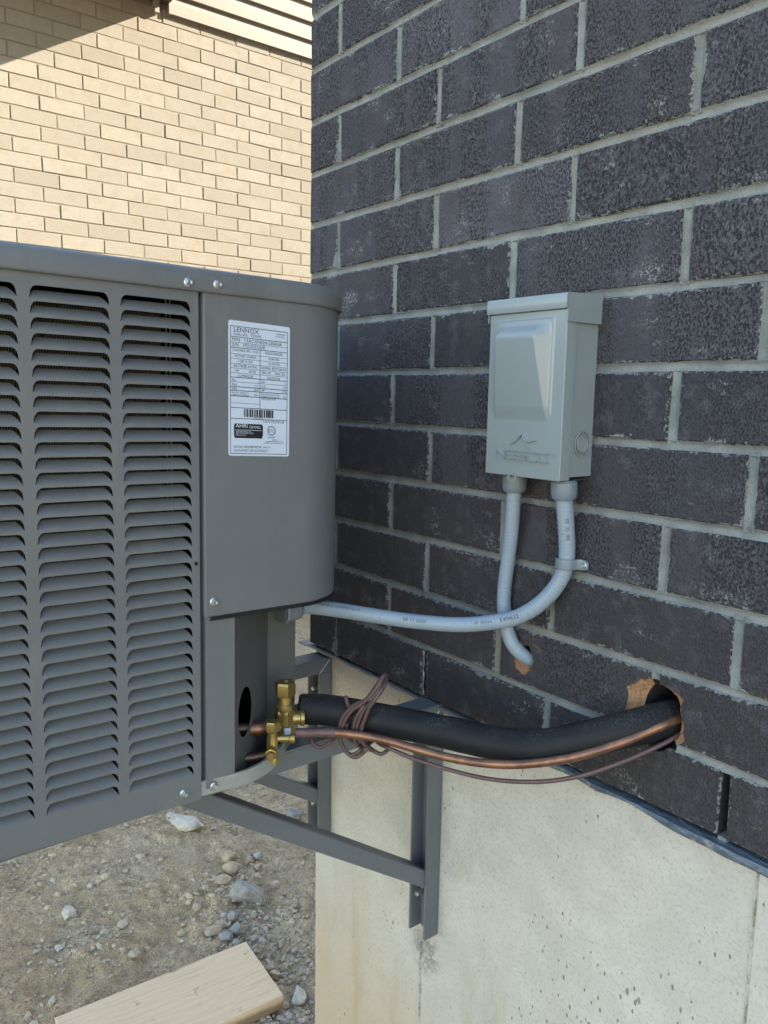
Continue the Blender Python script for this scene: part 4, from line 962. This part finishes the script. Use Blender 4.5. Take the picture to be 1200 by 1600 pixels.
ST = [
 ('largest blue-grey angular rock near the board', -.655, .205, .056, .036, .030, 'stone_blue', 1, (.1, .3, .9), 1),
 ('oblong white stone lying below the condenser corner', -1.125, .205, .055, .028, .020, 'stone_pale', 2, (0, .1, .75), .2),
 ('round white pebble alone on the left', -.927, -.255, .020, .018, .015, 'stone_pale', 3, (0, 0, .2), .1),
 ('tan wedge-shaped stone left of the grey rubble', -.590, .052, .027, .018, .015, 'stone_tan', 4, (.3, .2, 1.2), 1),
 ('grey chunk touching the far board corner', -.560, .108, .020, .017, .017, 'stone_blue', 5, (.2, .5, .4), 1),
 ('bluish stone right at the board edge beside the tan wedge', -.553, .074, .022, .013, .013, 'stone_blue', 6, (.1, .2, .9), .4),
 ('small rounded grey stone at the foot of the largest rock', -.610, .122, .017, .014, .014, 'stone_blue', 7, (.1, .1, .3), .2),
 ('pale angular stone against the concrete edge', -.245, .128, .022, .024, .020, 'stone_pale', 8, (.4, .2, .2), 1),
 ('pinkish pebble behind the largest rock', -.672, .302, .014, .012, .012, 'stone_pink', 9, (0, 0, .5), .2),
 ('tan clod farthest from the board in its row', -.868, .246, .024, .022, .018, 'stone_tan', 10, (0, 0, .3), .2),
 ('lumpy tan clod in the middle of the row of clods', -.815, .224, .027, .022, .017, 'stone_tan', 11, (0, .2, .9), .2),
 ('flattish tan clod nearest the tan wedge stone', -.770, .172, .026, .016, .012, 'stone_tan', 12, (0, 0, 1.2), .2),
 ('pale brown stone beside the row of clods', -.832, .292, .017, .014, .012, 'stone_tan', 13, (0, 0, .1), .2),
 ('cream pebble right of the pale brown stone', -.833, .324, .012, .010, .010, 'stone_pale', 14, (0, 0, .8), .2),
 ('small pale stone above the oblong white one', -1.232, .191, .014, .013, .010, 'stone_pale', 15, (0, 0, .2), .3),
 ('grey stone seen past the bracket near the corner', -.975, .552, .036, .028, .020, 'stone_blue', 16, (0, 0, .6), .6),
 ('tan splinter-like chip standing out at lower left', -.808, -.317, .018, .008, .006, 'stone_pale', 17, (0, 0, .15), 1),
 ('small tan stone beside the right board edge', -.352, .116, .014, .012, .010, 'stone_tan', 18, (0, 0, .4), .3),
]
for l_, x, y, a, b_, c_, mt_, sd_, rt_, an in ST: rock('stone', l_, x, y, a, b_, c_, mt_, sd_, rt_, an)
# gravel: thousands of crumbs, one object
gm_v, gm_f, tone = [], [], []
ico = bmesh.new(); bmesh.ops.create_icosphere(ico, subdivisions=1, radius=1); ico.verts.index_update()
IV = [v.co.copy() for v in ico.verts]; IF = [[v.index for v in f.verts] for f in ico.faces]; ico.free()
pal = [(.64, .53, .39), (.50, .40, .28), (.46, .385, .30), (.56, .43, .28), (.68, .56, .42), (.36, .32, .285), (.44, .33, .215)]
rs = random.Random(5)
def pebble(x, y, r, col):
    k = len(gm_v); e = Matrix.Rotation(rs.uniform(0, 6.3), 3, 'Z') @ Matrix.Rotation(rs.uniform(-.5, .5), 3, 'X')
    sx, sy, sz = r*rs.uniform(.8, 1.35), r*rs.uniform(.6, 1), r*rs.uniform(.45, .8); z = gh(x, y)+sz*.35
    for v in IV:
        j = 1+rs.uniform(-.28, .22); p = e @ Vector((v.x*sx*j, v.y*sy*j, v.z*sz*j)); gm_v.append((p.x+x, p.y+y, p.z+z))
    gm_f.extend([[i+k for i in f] for f in IF]); tone.extend([col]*len(IV))
def scatter(n, x0, x1, y0, y1, r0, r1, dens, cols):
    c = 0
    while c < n:
        x, y = rs.uniform(x0, x1), rs.uniform(y0, y1)
        if x > -.01 and y > -.02: continue
        if dens and noise.noise(Vector((x*3.1, y*3.1, 4)))*.5+.5 < rs.random()*dens: continue
        r = r0+(r1-r0)*rs.random()**3.2; pebble(x, y, r, rs.choice(cols)); c += 1
scatter(420, -1.7, -.02, -.75, .62, .006, .019, .95, [(.58, .44, .29), (.52, .39, .25), (.60, .48, .33)])
scatter(11000, -1.7, 0.05, -.75, .62, .0014, .0034, .9, pal[:2]+[(.30, .215, .14), (.36, .26, .17), (.62, .47, .31), (.70, .56, .40), (.52, .38, .24)])
scatter(1500, -1.7, 0.05, -.75, .62, .003, .0095, .9, pal+[(.58, .43, .275), (.52, .38, .24), (.62, .47, .31), (.48, .35, .22)])
scatter(1900, -4.0, -1.0, -.6, 2.3, .004, .016, .8, pal)
for cx, cy, sg, n, cols in ((-.50, .135, .055, 240, [pal[5], pal[2], (.15, .155, .165)]), (-.36, .17, .05, 220, pal), (-.60, .14, .05, 160, [pal[5], pal[2], pal[4]]), (-.20, .07, .06, 260, [pal[2], pal[5], (.16, .16, .165)]), (-.55, .26, .06, 130, pal), (-.80, -.28, .06, 70, [pal[2], pal[0], pal[5]]), (-.78, .20, .06, 110, [pal[3], pal[0]])):
    for _ in range(n):
        x, y = rs.gauss(cx, sg), rs.gauss(cy, sg)
        pebble(x, y, .0025+.0085*rs.random()**2, rs.choice(cols))
me = bpy.data.meshes.new('gravel'); me.from_pydata(gm_v, [], gm_f); me.materials.append(MT['gravel'])
ca = me.color_attributes.new('tone', 'FLOAT_COLOR', 'POINT'); ca.data.foreach_set('color', [q for t_ in tone for q in (*t_, 1)])
go = bpy.data.objects.new('gravel', me); COL.objects.link(go); tag(go, 'loose grey and tan gravel scattered over the dirt', 'gravel', kind='stuff')
